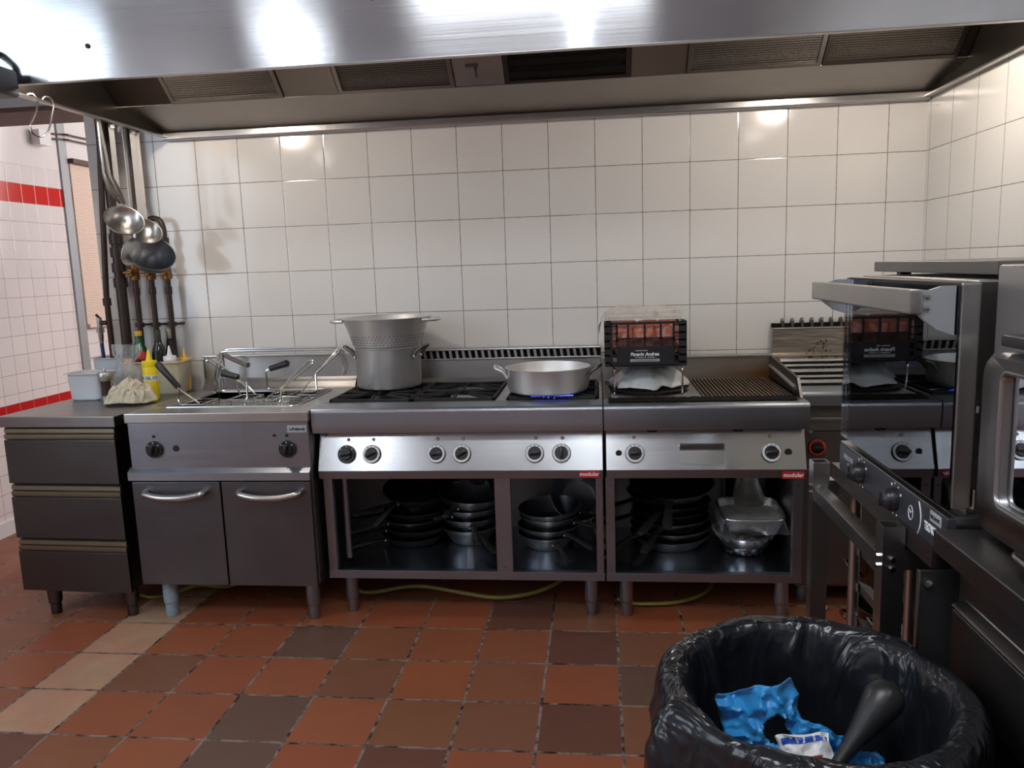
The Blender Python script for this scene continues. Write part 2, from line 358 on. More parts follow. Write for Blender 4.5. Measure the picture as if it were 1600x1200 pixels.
def tiles(name, U, V, u0, v0, su, sv, col, grout, gw, vary=0.03, rough=0.12, bands=None, top=None, floor=False, dirt=0.1):
    """square tiles laid on the world axes U and V"""
    t = NT(name); pos = t.n('ShaderNodeNewGeometry').outputs['Position']; sp = t.n('ShaderNodeSeparateXYZ'); t.t.links.new(pos, sp.inputs[0])
    u = t.math('DIVIDE', t.math('SUBTRACT', sp.outputs[U], u0), su); v = t.math('DIVIDE', t.math('SUBTRACT', sp.outputs[V], v0), sv)
    iu, iv = t.math('FLOOR', u), t.math('FLOOR', v)
    def edge(x, s):
        f = t.math('FRACT', x); d = t.math('MINIMUM', f, t.math('SUBTRACT', 1.0, f)); return t.math('MULTIPLY', d, s)
    eu, ev = edge(u, su), edge(v, sv); e = t.math('MINIMUM', eu, ev)
    jig = t.math('MULTIPLY', t.noise(60, 3, world=True), gw*0.6)
    g = t.math('LESS_THAN', e, t.math('ADD', gw*0.3, jig))
    cx = t.n('ShaderNodeCombineXYZ'); t.set(cx.inputs[0], iu); t.set(cx.inputs[1], iv)
    wn = t.n('ShaderNodeTexWhiteNoise', noise_dimensions='2D'); t.t.links.new(cx.outputs[0], wn.inputs['Vector'])
    if floor:
        c = t.ramp(wn.outputs['Value'], [(0.0, (0.22, 0.085, 0.040)), (0.25, (0.29, 0.078, 0.032)), (0.5, (0.32, 0.090, 0.036)), (0.7, (0.30, 0.068, 0.025)), (0.85, (0.25, 0.082, 0.038)), (1.0, (0.34, 0.072, 0.024))])
        for cells, cc in ((((-1, -2), (4, -3), (-1, -4), (-1, -5), (-6, -4), (-5, -5)), (0.115, 0.070, 0.050)), (((2, -1), (3, -2), (3, -4), (-4, -5), (1, -5)), (0.12, 0.046, 0.032)), (((3, -1), (4, -2), (0, -3), (4, -4), (2, -4), (-3, -3)), (0.20, 0.080, 0.042))):
            f = None
            for ca, cb in cells:
                q = t.math('MULTIPLY', t.math('COMPARE', iu, float(ca), 0.1), t.math('COMPARE', iv, float(cb), 0.1)); f = q if f is None else t.math('MAXIMUM', f, q)
            c = t.mix(f, c, cc)
        pale = t.math('MULTIPLY', t.math('COMPARE', iu, -4.0, 0.1), t.math('GREATER_THAN', sp.outputs['Y'], 2.034))
        st = t.noise(2.6, 4, 0.6, world=True)
        pc = t.ramp(st, [(0.40, (0.50, 0.35, 0.22)), (0.55, (0.52, 0.27, 0.18)), (0.7, (0.50, 0.36, 0.24))])
        c = t.mix(pale, c, pc)
        c = t.mix(t.math('MULTIPLY', t.noise(5, 5, 0.65, world=True), 0.55), c, (0.15, 0.058, 0.030))
        gn = t.noise(22, 4, 0.7, world=True)
        grout = t.ramp(gn, [(0.40, (0.012, 0.008, 0.006)), (0.46, (0.10, 0.075, 0.06)), (0.58, (0.24, 0.19, 0.15))])
        t.p(Roughness=t.math('ADD', 0.36, t.math('MULTIPLY', t.noise(7, 4, world=True), 0.3)))
    else:
        dk = tuple(x*(1-vary) for x in col); c = t.mix(wn.outputs['Value'], dk, col)
        if dirt:
            dn = t.noise(3.1, 6, 0.7, world=True)
            c = t.mix(t.math('MULTIPLY', t.math('SUBTRACT', dn, 0.45, clamp=True), dirt*4), c, tuple(x*y for x, y in zip(col, (0.80, 0.72, 0.62))))
        if bands:
            for (z0, z1, bc) in bands:
                f = t.math('MULTIPLY', t.math('GREATER_THAN', sp.outputs[V], z0), t.math('LESS_THAN', sp.outputs[V], z1)); c = t.mix(f, c, bc)
        t.p(Roughness=rough)
    c = t.mix(g, c, grout)
    if top: # plain plaster above the tiling
        f = t.math('GREATER_THAN', sp.outputs[V], top[0]); c = t.mix(f, c, top[1]); e = t.math('MAXIMUM', e, t.math('MULTIPLY', f, 1.0))
    t.p(Base_Color=c)
    t.bump(t.math('ADD', t.math('MINIMUM', t.math('DIVIDE', e, 0.004), 1.0), t.math('MULTIPLY', t.noise(5, 2, world=True), 0.35 if not floor else 1.2)), 0.25, 0.002)
    return t.m
GR = (0.16, 0.13, 0.11)
M['tile_back'] = tiles('white_wall_tiles', 'X', 'Z', -2.034, 1.795, 0.203, 0.2043, (0.74, 0.715, 0.685), GR, 0.0022)
M['tile_right'] = tiles('white_side_tiles', 'Y', 'Z', 3.49, 1.795, 0.203, 0.2043, (0.74, 0.715, 0.67), GR, 0.0022)
M['tile_left'] = tiles('small_tiles_red_bands', 'Y', 'Z', 4.536, 1.825, 0.108, 0.1065, (0.80, 0.76, 0.76), (0.36, 0.30, 0.28), 0.0022, vary=0.05,
                       bands=[(1.825, 1.9315, (0.62, 0.025, 0.02)), (0.6005, 0.7065, (0.52, 0.012, 0.014))], top=(2.038, (0.80, 0.78, 0.78)))
M['tile_floor'] = tiles('terracotta_floor_tiles', 'X', 'Y', -0.9497, 3.034, 0.25, 0.25, None, None, 0.0075, floor=True)
# ================================================================ ROOM
XL, XR, YB, YR, ZC = -3.25, 1.368, 3.52, -2.6, 2.95
struct(MB().box(XL-0.2, XR+0.2, YR-0.2, 7.7, -0.15, 0).build('floor', M['tile_floor']))
struct(MB().box(XL-0.2, XR+0.2, YR-0.2, 7.7, ZC, ZC+0.15).build('ceiling', M['ceil']))
struct(MB().box(-2.36, XR+0.2, YB, YB+0.27, 0, ZC).build('wall_back', M['tile_back']))
m = MB().box(XR, XR+0.2, YR, YB, 0, ZC); struct(m.build('wall_right', M['tile_right']))
m = MB()                                                     # left wall with the side window opening
m.box(XL-0.2, XL, YR, 0, 0, ZC); m.box(XL-0.2, XL, 1.5, 7.5, 0, ZC); m.box(XL-0.2, XL, 0, 1.5, 0, 1.0); m.box(XL-0.2, XL, 0, 1.5, 2.76, ZC)
struct(m.build('wall_left', M['tile_left']))
struct(MB().box(XL, XR, YR-0.2, YR, 0, ZC).build('wall_rear', M['rear']))
struct(MB().box(XL, XR+0.2, 7.5, 7.7, 0, ZC).build('wall_far', M['plaster']))
struct(MB().box(0.2, 0.4, YB+0.27, 7.5, 0, ZC).build('wall_passage', M['plaster']))
m = MB(); m.box(XL, -2.36, YB, YB+0.30, 2.165, ZC); struct(m.build('trim_1', M['brown_paint']))      # lintel over the opening
struct(MB().box(XL, -2.36, YB-0.008, YB, 2.185, ZC).build('trim_2', M['grey_paint']))
struct(MB().box(XL, XL+0.012, 4.56, 4.63, 0, ZC, 0.002).build('trim_3', M['post']))
struct(MB().box(XL, XL+0.012, 1.5, 4.54, 0, 0.085, 0.003).build('baseboard_left', M['plaster']))
m = MB(); x = XL-0.04
for q in ((0, 0.05, 1.0, 2.76), (1.45, 1.5, 1.0, 2.76), (0, 1.5, 1.0, 1.05), (0, 1.5, 2.71, 2.76)): m.box(x-.03, x+.01, q[0], q[1], q[2], q[3], .004)
struct(m.build('window_1', M['grey_paint']))

# roller shutter beyond the post on the left wall
t = thing('roller_shutter', 'ribbed roller shutter, warm light painted into its colour, on the far left wall beyond the grey upright', 'shutter', (XL, 5.3, 1.1))
m = MB()
poly = []
for k in range(90):
    z0 = 1.10 + k*0.01105; poly += [(XL+0.012, z0), (XL+0.0155, z0+0.003), (XL+0.0155, z0+0.008), (XL+0.012, z0+0.0105)]
poly += [(XL+0.012, 2.095), (XL+0.001, 2.095), (XL+0.001, 1.10)]
m.prism([(p[0], p[1]) for p in poly], 'y', 4.64, 6.2); m.build('slat_curtain', M['shutter'], t, angle=20)
MB().box(XL+0.001, XL+0.045, 4.635, 6.22, 2.095, 2.125, .004).build('top_rail', M['brown_paint'], t)  # dark brown rail stands for the shadow line over the slats
MB().box(XL+0.001, XL+0.03, 4.64, 6.2, 1.075, 1.10, .004).build('bottom_bar', M['shutter'], t)

# junction box and the two cables on the plaster
t = thing('junction_box', 'small white junction box on the plaster above the red tile band', 'box', (XL, 4.38, 2.205))
MB().box(XL+.001, XL+.055, 4.335, 4.43, 2.165, 2.25, .006).build('box_body', M['white_pl'], t)
MB().box(XL+.055, XL+.062, 4.332, 4.433, 2.162, 2.253, .003).build('lid', M['white_pl'], t)
for z, nm in ((2.262, 'upper'), (2.232, 'lower')):
    m = MB(); m.tube([(XL+.012, 4.43, z-.02), (XL+.012, 4.6, z), (XL+.036, 4.62, z), (XL+.012, 4.7, z+.005), (XL+.012, 6.0, z+.03)], .0065, 6)
    tag(m.build('wall_cable', M['brown_paint']), '%s of the two thin brown cables running right from the junction box' % nm, 'cable', 'cables beside the junction box')

# fluorescent ceiling fittings behind the camera, and one added fill panel
def luminaire(x, y0, y1, w, label, mat='tube_on'):
    t = thing('ceiling_light', label, 'ceiling light', (x, (y0+y1)/2, ZC), 'ceiling lights behind the camera')
    MB().box(x-w/2-.02, x+w/2+.02, y0-.02, y1+.02, ZC-.06, ZC-.001, .006).build('housing', M['white_pl'], t)
    MB().box(x-w/2, x+w/2, y0, y1, ZC-.075, ZC-.0605, .004).build('diffuser', M[mat], t)
luminaire(-2.38, -2.1, -1.0, 0.34, 'lit ceiling panel on the left side of the kitchen')
luminaire(-0.10, -2.4, -0.4, 0.07, 'narrow lit ceiling strip along the middle of the kitchen')
luminaire(-0.35, 0.05, 0.75, 1.3, 'broad fill panel added on the ceiling nearest the hood', 'fill_panel_on')  # unseen fill added to light the wall and fronts, clear of steel reflections

# ================================================================ EXTRACTOR HOOD
HX0, HX1, HY0, HY1, HZ = -1.96, 1.360, 2.43, 3.512, 2.008
hood = thing('extractor_hood', 'wide stainless steel extractor hood spanning the wall above the cooking line', 'extractor hood', ((HX0+HX1)/2, HY1, HZ))
m = MB(); m.prism([(HY0, HZ), (HY0+.004, HZ), (HY0-.026, HZ+.74), (HY0-.03, HZ+.74)], 'x', HX0, HX1); m.build('front_panel', M['hood'], hood, angle=20)
MB().box(HX0, HX1, HY0, HY0+.022, HZ-.003, HZ+.003, .001).build('front_lip', M['steel'], hood)
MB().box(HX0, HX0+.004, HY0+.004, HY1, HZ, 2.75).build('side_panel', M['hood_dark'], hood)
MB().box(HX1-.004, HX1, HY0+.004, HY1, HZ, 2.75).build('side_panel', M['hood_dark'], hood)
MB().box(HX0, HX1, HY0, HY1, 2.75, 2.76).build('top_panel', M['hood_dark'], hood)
MB().box(HX0, HX0+.026, HY0+.022, HY1-.03, HZ-.005, HZ+.004, .002).build('side_lip', M['steel_y'], hood)
MB().box(HX1-.026, HX1, HY0+.022, HY1-.03, HZ-.005, HZ+.004, .002).build('side_lip', M['steel_y'], hood)
m = MB(); m.prism([(HY1, HZ-.012), (HY1-.030, HZ-.012), (HY1-.036, HZ-.004), (HY1-.036, HZ+.016), (HY1-.030, HZ+.022), (HY1, HZ+.022)], 'x', HX0, HX1)
m.build('rear_gutter', M['steel'], hood)
FY, FZ = 3.15, 2.075
m = MB(); m.prism([(HY1-.034, HZ+.022), (HY1-.034, HZ+.026), (FY, FZ+.004), (FY, FZ)], 'x', HX0+.005, HX1-.005); m.build('drip_panel', M['hood_in'], hood)
ang = rad(42)
def slab(x0, x1, d0, d1, h0, h1):            # on the sloping filter bank
    def q(d, h): return (FY - d*cos(ang) + h*sin(ang), FZ + .003 + d*sin(ang) + h*cos(ang))
    return [q(d0, h0), q(d1, h0), q(d1, h1), q(d0, h1)], x0, x1
def bank(name, x0, x1, mat, frame=None, extra=None):
    P, a, b = slab(x0+.003, x1-.003, 0.0, 0.52, 0, .012)
    m = MB(); m.prism(P, 'x', a, b); o = m.build(name, M[mat], hood)
    if frame:
        m = MB()
        for (xa, xb, d0, d1) in ((x0+.002, x0+.018, 0, .52), (x1-.018, x1-.002, 0, .52), (x0+.018, x1-.018, 0, .014), (x0+.018, x1-.018, .506, .52)):
            P, a, b = slab(xa, xb, d0, d1, -.005, 0.0); m.prism(P, 'x', a, b)
        m.build('filter_frame', M[frame], o)
    return o
bank('end_plate', HX0+.005, -1.72, 'hood_dark')
bank('grease_filter', -1.72, -1.24, 'mesh_filter', 'hood_in')
bank('blank_plate', -1.24, -1.013, 'hood_in')
bank('grease_filter', -1.013, -0.542, 'mesh_filter', 'hood_in')
bl = bank('blank_plate', -0.542, -0.345, 'steel')
P, a, b = slab(-0.455, -0.448, .05, .085, -.02, 0); m = MB(); m.prism(P, 'x', a, b); P, a, b = slab(-0.49, -0.44, .085, .095, -.006, 0); m.prism(P, 'x', a, b)
m.build('latch', M['dark_steel'], bl)
bf = bank('grease_filter', -0.345, 0.136, 'soot', 'hood_dark')
m = MB()
for k in range(9):
    d = .03 + k*.054; P, a, b = slab(-0.325, 0.116, d, d+.026, -.012, -.002); m.prism(P, 'x', a, b)
m.build('baffle_slats', M['soot'], bf)
bank('blank_plate', 0.136, 0.345, 'hood_in')
bank('grease_filter', 0.345, 0.838, 'mesh_filter', 'hood_in')
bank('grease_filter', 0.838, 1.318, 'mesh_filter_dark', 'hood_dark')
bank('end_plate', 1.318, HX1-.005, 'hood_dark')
for (x, z) in ((-1.585, 2.105), (-0.66, 2.185)):
    y = HY0 - 0.03*(z-HZ)/.74
    m = MB(); m.cyl((x, y-.004, z), (x, y+.001, z), .007, .008, 14); m.build('rivet_hole', M['black_matt'], hood)
def hood_lamp(x, label):
    y, z = 2.60, 2.15
    t = thing('hood_lamp', label, 'lamp', (x, HY0+.01, z), 'bulkhead lamps inside the hood')
    MB().box(x-.09, x+.09, HY0+.006, y-.05, z-.05, z+.05, .008).build('base', M['white_pl'], t)
    m = MB(); m.lathe([(0, .05), (.03, .045), (.045, .02), (.05, -.03), (.05, -.06)], (x, y-.02, z), 20, Matrix.Rotation(-pi/2, 4, 'X')); m.build('glass', M['lamp_on'], t)
    d = bpy.data.lights.new('hood_lamp_light', 'POINT'); d.energy = 12.5; d.color = (1.0, 0.91, 0.81); d.shadow_soft_size = .045
    o = bpy.data.objects.new('hood_lamp_light', d); COL.objects.link(o); o.location = (x, y+.10, z-.01); return t
hood_lamp(-1.70, 'bulkhead lamp inside the hood at its left end')
hood_lamp(0.93, 'bulkhead lamp inside the hood above the griddle')

# dark box in front of the hood's left corner
t = thing('speaker_box', 'dark grey plastic box fixed to the hood front at the left edge of the photo', 'box', (-1.75, 2.39, 1.94))
MB().box(-2.02, -1.815, 2.30, 2.405, 1.955, 2.040, .012).build('body', M['charcoal'], t)
MB().box(-2.005, -1.83, 2.292, 2.30, 1.968, 2.028, .004).build('grille', M['black_matt'], t)
m = MB(); m.tube(fillet([(-1.90, 2.35, 2.03), (-1.90, 2.34, 2.07), (-1.90, 2.40, 2.10), (-1.90, 2.43, 2.10)], .02), .012, 8); m.build('bracket', M['black_matt'], t)

# ================================================================ LADLES AND HOOK HANGING FROM THE HOOD RIM
RZ = HZ - .005
m = MB()
u = Vector((0.32, 0.95, 0)).normalized()
def hp(a, z): return Vector((-1.955, 2.625, 0)) + u*a + Vector((0, 0, z))
pts = fillet([hp(-.008, 2.008), hp(-.004, 2.022), hp(.02, 2.026), hp(.034, 2.006), hp(.022, 1.965), hp(-.008, 1.915), hp(-.004, 1.89), hp(.03, 1.878), hp(.062, 1.905), hp(.078, 1.96), hp(.092, 2.00), hp(.084, 2.022), hp(.06, 2.026), hp(.044, 2.004)], .022, 5)
m.tube(pts, .0035, 8)
tag(m.build('utensil_hook', M['chrome']), 'empty wire hook hanging from the left rim of the hood', 'hook')

def ladle(name, label, at, L, bowl, tilt, hw=.022, mat='steel_v', inner=None, depth=None, turn=0, cat='ladle', flat=False):
    """hangs by its bent tip at `at`, handle straight down, bowl at the bottom"""
    t = thing(name, label, cat, (0, 0, 0), 'ladles and tongs on the hood rim')
    m = MB(); th = .0022
    path = [Vector((0.014, 0, -.02)), Vector((.013, 0, 0)), Vector((.006, 0, .010)), Vector((-.004, 0, .006)), Vector((-.006, 0, -.01)), Vector((-.006, 0, -L*.5)), Vector((-.006, 0, -L))]
    rows = []
    for k, p in enumerate(path):
        w = hw*(0.8 if k < 4 else 1.0)
        d = (path[min(k+1, len(path)-1)] - path[max(k-1, 0)]).normalized(); nrm = Vector((d.z, 0, -d.x))
        rows.append([m.bm.verts.new(p + Vector((0, s*w/2, 0)) + nrm*h) for s, h in ((-1, -th/2), (1, -th/2), (1, th/2), (-1, th/2))])
    for A, B in zip(rows, rows[1:]):
        for k in range(4): m.bm.faces.new((A[k], A[(k+1) % 4], B[(k+1) % 4], B[k]))
    m.bm.faces.new(rows[0]); m.bm.faces.new(rows[-1][::-1]); m.build('handle', M[mat], t)
    d = depth or bowl*.62
    prof = [(0, -d), (bowl*.35, -d*.94), (bowl*.66, -d*.72), (bowl*.88, -d*.38), (bowl, 0), (bowl+.002, .001), (bowl-.002, 0), (bowl*.86, -d*.36), (bowl*.64, -d*.69), (bowl*.34, -d*.9), (0, -d*.96)]
    if flat: prof = [(0, -.010), (bowl*.7, -.008), (bowl, 0), (bowl, .002), (bowl*.7, -.005), (0, -.007)]
    R = Matrix.Rotation(tilt, 4, 'Y'); off = R @ Vector((bowl*.98, 0, 0))
    m = MB(); m.lathe(prof, Vector((-.006, 0, -L)) + off*1.0, 36, R); m.build('bowl', M[inner or 'steel'], t)
    t.location = at; t.rotation_euler = (0, 0, turn); return t
ladle('skimmer', 'perforated skimmer hanging behind the dark deep ladle', (-1.972, 3.190, RZ), .455, .062, rad(70), .018, 'steel_v', 'alu', flat=True, turn=rad(175), cat='skimmer')
ladle('ladle', 'steel ladle hanging nearest the left, its round bowl shining beside the tongs', (-1.955, 3.09, RZ), .328, .076, rad(52), .020, turn=rad(-42))
ladle('ladle', 'steel ladle hanging in front of the wide handled dark ladle, middle bowl of three', (-1.955, 3.235, RZ), .372, .069, rad(52), .020, turn=rad(-42))
ladle('ladle', 'large dark deep ladle hanging lowest of the three bowls', (-1.962, 3.27, RZ), .445, .098, rad(50), .030, 'steel_v', 'pan_in', .085, turn=rad(-42))
t = thing('kitchen_tongs', 'steel tongs hanging at the left end of the row of ladles', 'tongs', (-1.96, 3.01, RZ), 'ladles and tongs on the hood rim')
for s in (-1, 1):
    m = MB(); m.tube(fillet([(-1.958, 3.01+.002*s, RZ+.012), (-1.955, 3.01+.006*s, RZ-.03), (-1.95, 3.01+.014*s, RZ-.12), (-1.946, 3.01+.018*s, RZ-.215)], .05),   .0062, 8); m.build('arm', M['steel_v'], t)
    m = MB(); m.tube([(-1.946, 3.01+.018*s, RZ-.205), (-1.93, 3.02+.02*s, RZ-.27), (-1.91, 3.04+.014*s, RZ-.325)], [.009, .016, .006], 10); m.build('claw', M['dark_steel'], t)

# ================================================================ GAS AND WATER PIPES
PY = 3.46
g = thing('gas_pipework', 'brown iron gas pipes with three brass taps on the wall behind the ladles', 'pipes', (-2.18, PY, 0.75))
m = MB()
m.tube([(-2.225, PY, .4), (-2.225, PY, 2.6)], .024, 14)
for z in (1.50, 1.43, 1.36, 1.56): m.cyl((-2.225, PY, z-.022), (-2.225, PY, z+.022), .031, seg=14)
m.build('main_riser', M['wood'], g)
m = MB(); m.tube([(-2.30, PY-.005, .4), (-2.30, PY-.005, 1.3), (-2.235, PY-.03, 2.0), (-2.235, PY-.03, 2.6)], .013, 10); m.cyl((-2.30, PY-.005, 1.255), (-2.30, PY-.005, 1.29), .019, seg=10); m.build('thin_riser', M['wood'], g)
m = MB(); m.tube([(-2.225, PY, 1.475), (-1.985, PY, 1.475)], .018, 12)
for x in (-2.15, -2.07, -1.99): m.cyl((x, PY, 1.445), (x, PY, 1.49), .024, seg=12)
m.build('manifold', M['wood'], g)
for k, x in enumerate((-2.15, -2.07, -1.99)):
    m = MB(); m.tube([(x, PY, 1.40), (x, PY, .5)], .0125, 12); m.cyl((x, PY, 1.15), (x, PY, 1.17), .021, seg=12); m.cyl((x, PY, 1.30), (x, PY, 1.335), .016, seg=12)
    m.tube([(x, PY, 1.16), (x+.03, YB-.004, 1.16)], .006, 6)
    o = m.build('branch_pipe', M['wood'], g)
    m = MB(); m.cyl((x, PY, 1.37), (x, PY, 1.45), .022, .018, 12); m.cyl((x-.004, PY-.035, 1.405), (x-.004, PY, 1.405), .016, .022, 12); m.cyl((x-.03, PY-.01, 1.41), (x, PY, 1.41), .014, seg=10)
    o = m.build('gas_tap', M['brass'], g); MB().box(x-.03, x+.012, PY-.05, PY-.036, 1.398, 1.412, .004).build('lever', M['brass'], o)
m = MB(); m.tube(fillet([(-1.99, PY, 1.45), (-1.985, PY, 1.60), (-2.00, PY, 1.645), (-2.05, PY, 1.65), (-2.075, PY, 1.62), (-2.115, PY, 1.70), (-2.115, PY, 2.1), (-2.115, PY, 2.6)], .04, 6), .0125, 12)
m.cyl((-1.988, PY, 1.52), (-1.986, PY, 1.56), .019, seg=12); m.cyl((-2.115, PY, 1.78), (-2.115, PY, 1.85), .019, seg=12); m.build('loop_pipe', M['wood'], g)

t = thing('wall_tap', 'small chrome wall tap with a blue hose left of the brown pipes', 'tap', (-2.335, PY, 1.17))
m = MB(); m.tube([(-2.305, PY-.012, 1.175), (-2.345, PY-.012, 1.175)], .011, 10); m.build('inlet', M['wood'], t)
m = MB(); m.tube([(-2.345, PY-.012, 1.20), (-2.345, PY-.012, 1.11), (-2.345, PY-.012, 1.08)], [.012, .013, .009], 12); m.cyl((-2.345, PY-.012, 1.13), (-2.345, PY-.012, 1.155), .018, seg=6); m.build('valve_body', M['chrome'], t)
m = MB(); m.tube([(-2.345, PY-.012, 1.20), (-2.345, PY-.03, 1.215)], .006, 8); m.build('handle', M['dark_steel'], t)
m = MB(); m.tube(fillet([(-2.345, PY-.012, 1.085), (-2.342, PY-.012, .97), (-2.30, PY-.02, .885), (-2.24, PY-.02, .87)], .08, 5), .0085, 8); m.build('hose', M['blue_hose'], t)
# ================================================================ DRAWER UNIT (left), turned a few degrees
DX0, DX1 = -0.495, 0.0           # local frame: front-right top corner at the origin, y into the wall
du = thing('drawer_unit', 'stainless drawer unit with three drawers at the left end of the cooking line', 'drawer unit')
MB().box(DX0-.008, DX1+.012, -.012, .62, .806, .85, .004).build('worktop', M['counter'], du)
MB().box(DX0+.005, DX1-.025, .022, .605, .115, .805).build('carcass', M['dark_steel'], du)
for z0, z1, c1 in ((.573, .752, .803), (.343, .516, .568), (.118, .288, .338)):
    f = MB().box(DX0, DX1-.004, 0, .022, z0, z1, .003).build('drawer_front', M['drawer'], du)
    m = MB(); zm = (z1+c1)/2
    m.prism([(.022, z1+.002), (.004, z1+.002), (.000, z1+.010), (.000, zm-.003), (.012, zm), (.004, zm+.004), (.004, c1-.006), (.014, c1), (.022, c1)], 'x', DX0+.004, DX1-.006); m.build('handle_channel', M['chan'], f)
for x, y in ((DX0+.10, .05), (DX1-.05, .06), (DX0+.08, .55), (DX1-.06, .55)):
    m = MB(); m.lathe([(0, .0), (.019, 0), (.021, .006), (.021, .045), (.026, .05), (.029, .115), (0, .116)], (x, y, 0), 20); m.build('leg', M['drawer'], du)
du.location = (-1.889, 2.795, 0); du.rotation_euler = (0, 0, rad(-2.5))

def leg(root, x, y, z1, r=.026, mat='steel_low_v', foot=True):
    m = MB(); m.lathe([(0, .004), (r*.8, .004), (r*.85, .01), (r*.85, .055), (r*.95, .058), (r, .066), (r, z1), (0, z1)], (x, y, 0), 22); m.lathe([(0, 0), (r*.7, 0), (r*.7, .006), (0, .006)], (x, y, 0), 16)
    return m.build('leg', M[mat], root)

def dial(root, x, y, z, ring=True, ang=0, r=.035, ringmat='white_print', tilt=0.0, name='knob'):
    """control knob on a front panel: black skirt, printed dial ring, ridge grip"""
    R = Matrix.Translation((x, y, z)) @ Matrix.Rotation(tilt, 4, 'X') @ Matrix.Rotation(pi/2, 4, 'X')
    m = MB(); m.lathe([(0, 0), (r, 0), (r*1.0, .006), (r*.96, .010), (0, .010)], (0, 0, 0), 32, R); o = m.build(name, M['black'], root)
    if ring:
        m = MB(); m.lathe([(r*.70, .0095), (r*.70, .0112), (r*.93, .0112), (r*.93, .0095)], (0, 0, 0), 32, R, closed=True); m.build('dial_ring', M[ringmat], o)
    m = MB(); m.lathe([(0, .009), (r*.66, .009), (r*.64, .018), (r*.60, .020), (0, .020)], (0, 0, 0), 28, R)
    Q = R @ Matrix.Rotation(ang, 4, 'Z'); b = MB(); b.box(-r*.62, r*.62, -r*.2, r*.2, .018, .036, .004); m.add(b.bm, Q); m.build('grip', M['black'], o)
    m = MB()
    for k in range(3):
        a = rad(60+30*k) if ring else rad(40+50*k); c = R @ Vector((r*.81*cos(a), r*.81*sin(a), .0114)); d = R.to_3x3() @ Vector((0, 0, 1)); m.cyl(c, c+d*.0006, .0022, seg=8)
    m.build('dial_mark', M['dark_print' if ring else 'white_print'], o)
    return o
def dot(root, x, y, z, r, mat, name, h=.004):
    m = MB(); m.cyl((x, y, z), (x, y-h, z), r, r*.9, 18); return m.build(name, M[mat], root)

# ================================================================ FRYER (left)
FX0, FX1 = -1.848, -1.102
fr = thing('deep_fryer', 'stainless two door fryer cabinet with two black knobs and a long slim maker plate', 'fryer', (-1.475, 3.1, 0))
ZT = .857
# deck with a sunken well, walls and drain floor
m = MB(); wx0, wx1, wy0, wy1 = -1.72, -1.20, 2.93, 3.33
m.box(FX0, FX1, 2.797, wy0, ZT-.04, ZT, .005); m.box(FX0, FX1, wy1, 3.44, ZT-.04, ZT, .004)
m.box(FX0, wx0, wy0, wy1, ZT-.04, ZT, .003); m.box(wx1, FX1, wy0, wy1, ZT-.04, ZT, .003); m.build('deck', M['steel'], fr)
m = MB(); m.box(wx0-.004, wx0, wy0, wy1, .808, ZT-.006); m.box(wx1, wx1+.004, wy0, wy1, .808, ZT-.006); m.box(wx0, wx1, wy0-.004, wy0, .808, ZT-.006); m.box(wx0, wx1, wy1, wy1+.004, .808, ZT-.006)
m.box(wx0-.004, wx1+.004, wy0-.004, wy1+.004, .798, .808); w = m.build('well', M['tank'], fr)
m = MB(); m.tube(fillet([(wx0-.012, wy0-.012, ZT), (wx1+.012, wy0-.012, ZT), (wx1+.012, wy1+.012, ZT), (wx0-.012, wy1+.012, ZT), (wx0-.012, wy0-.012, ZT)], .05, 6)[:-1], .006, 8, closed=True); m.build('well_rim', M['steel'], fr)
m = MB(); m.box(FX0+.01, FX1-.005, 3.44, 3.475, ZT-.02, 1.006, .004); m.box(FX0+.01, FX1-.005, 3.425, 3.475, 1.0, 1.012, .004); m.prism([(3.40, ZT), (3.44, ZT), (3.44, ZT+.045)], 'x', FX0+.01, FX1-.005); m.build('backsplash', M['steel'], fr)
for x in (-1.46, -1.29):
    m = MB(); m.cyl((x, wy1+.001, .825), (x, wy1-.012, .825), .010, seg=10); m.build('fill_nozzle', M['dark_steel'], w)
m = MB(); m.box(FX0+.012, FX1-.004, 2.815, 3.46, .165, .770); m.box(FX0+.012, FX0+.02, 2.815, 3.46, .770, ZT-.041); m.box(FX1-.012, FX1-.004, 2.815, 3.46, .770, ZT-.041); m.box(FX0+.02, FX1-.012, 2.815, 2.83, .770, ZT-.041); m.build('cabinet', M['dark_steel'], fr)
MB().box(FX0+.008, FX1-.006, 2.806, 2.816, .625, ZT-.04, .002).build('control_panel', M['fry_panel'], fr)
m = MB(); m.prism([(2.816, .64), (2.802, .637), (2.785, .622), (2.785, .592), (2.79, .588), (2.816, .588)], 'x', FX0, FX1-.006); m.build('drip_ledge', M['steel_low'], fr)
def fdoor(x0, x1):
    d = MB().box(x0, x1, 2.797, 2.815, .158, .582, .003).build('door', M['door'], fr)
    xc = (x0+x1)/2 + (.02 if x0 > -1.6 else 0); w2 = .122
    m = MB(); m.tube(fillet([(xc-w2, 2.80, .545), (xc-w2, 2.765, .542), (xc-w2*.4, 2.75, .530), (xc+w2*.4, 2.75, .530), (xc+w2, 2.765, .542), (xc+w2, 2.80, .545)], .05, 6), .0125, 12); m.build('handle', M['steel'], d)
fdoor(-1.842, -1.478); fdoor(-1.472, -1.112)
dial(fr, -1.736, 2.806, .713, ring=False, ang=rad(80), r=.034); dial(fr, -1.194, 2.806, .711, ring=False, ang=rad(80), r=.034)
dot(fr, -1.648, 2.806, .716, .013, 'black_matt', 'igniter_button'); 
for x in (-1.736, -1.244, -1.195): dot(fr, x, 2.806, .764, .006, 'black_matt', 'pilot_lamp')
b = MB().box(-1.190, -1.113, 2.803, 2.806, .775, .803, .006).build('maker_plate', M['grey_print'], fr, label='pale grey rounded maker plate')
text('a.frelands', .0165, M['dark_print'], b, (-1.151, 2.8025, .789), shear=.2, bold=.0004)
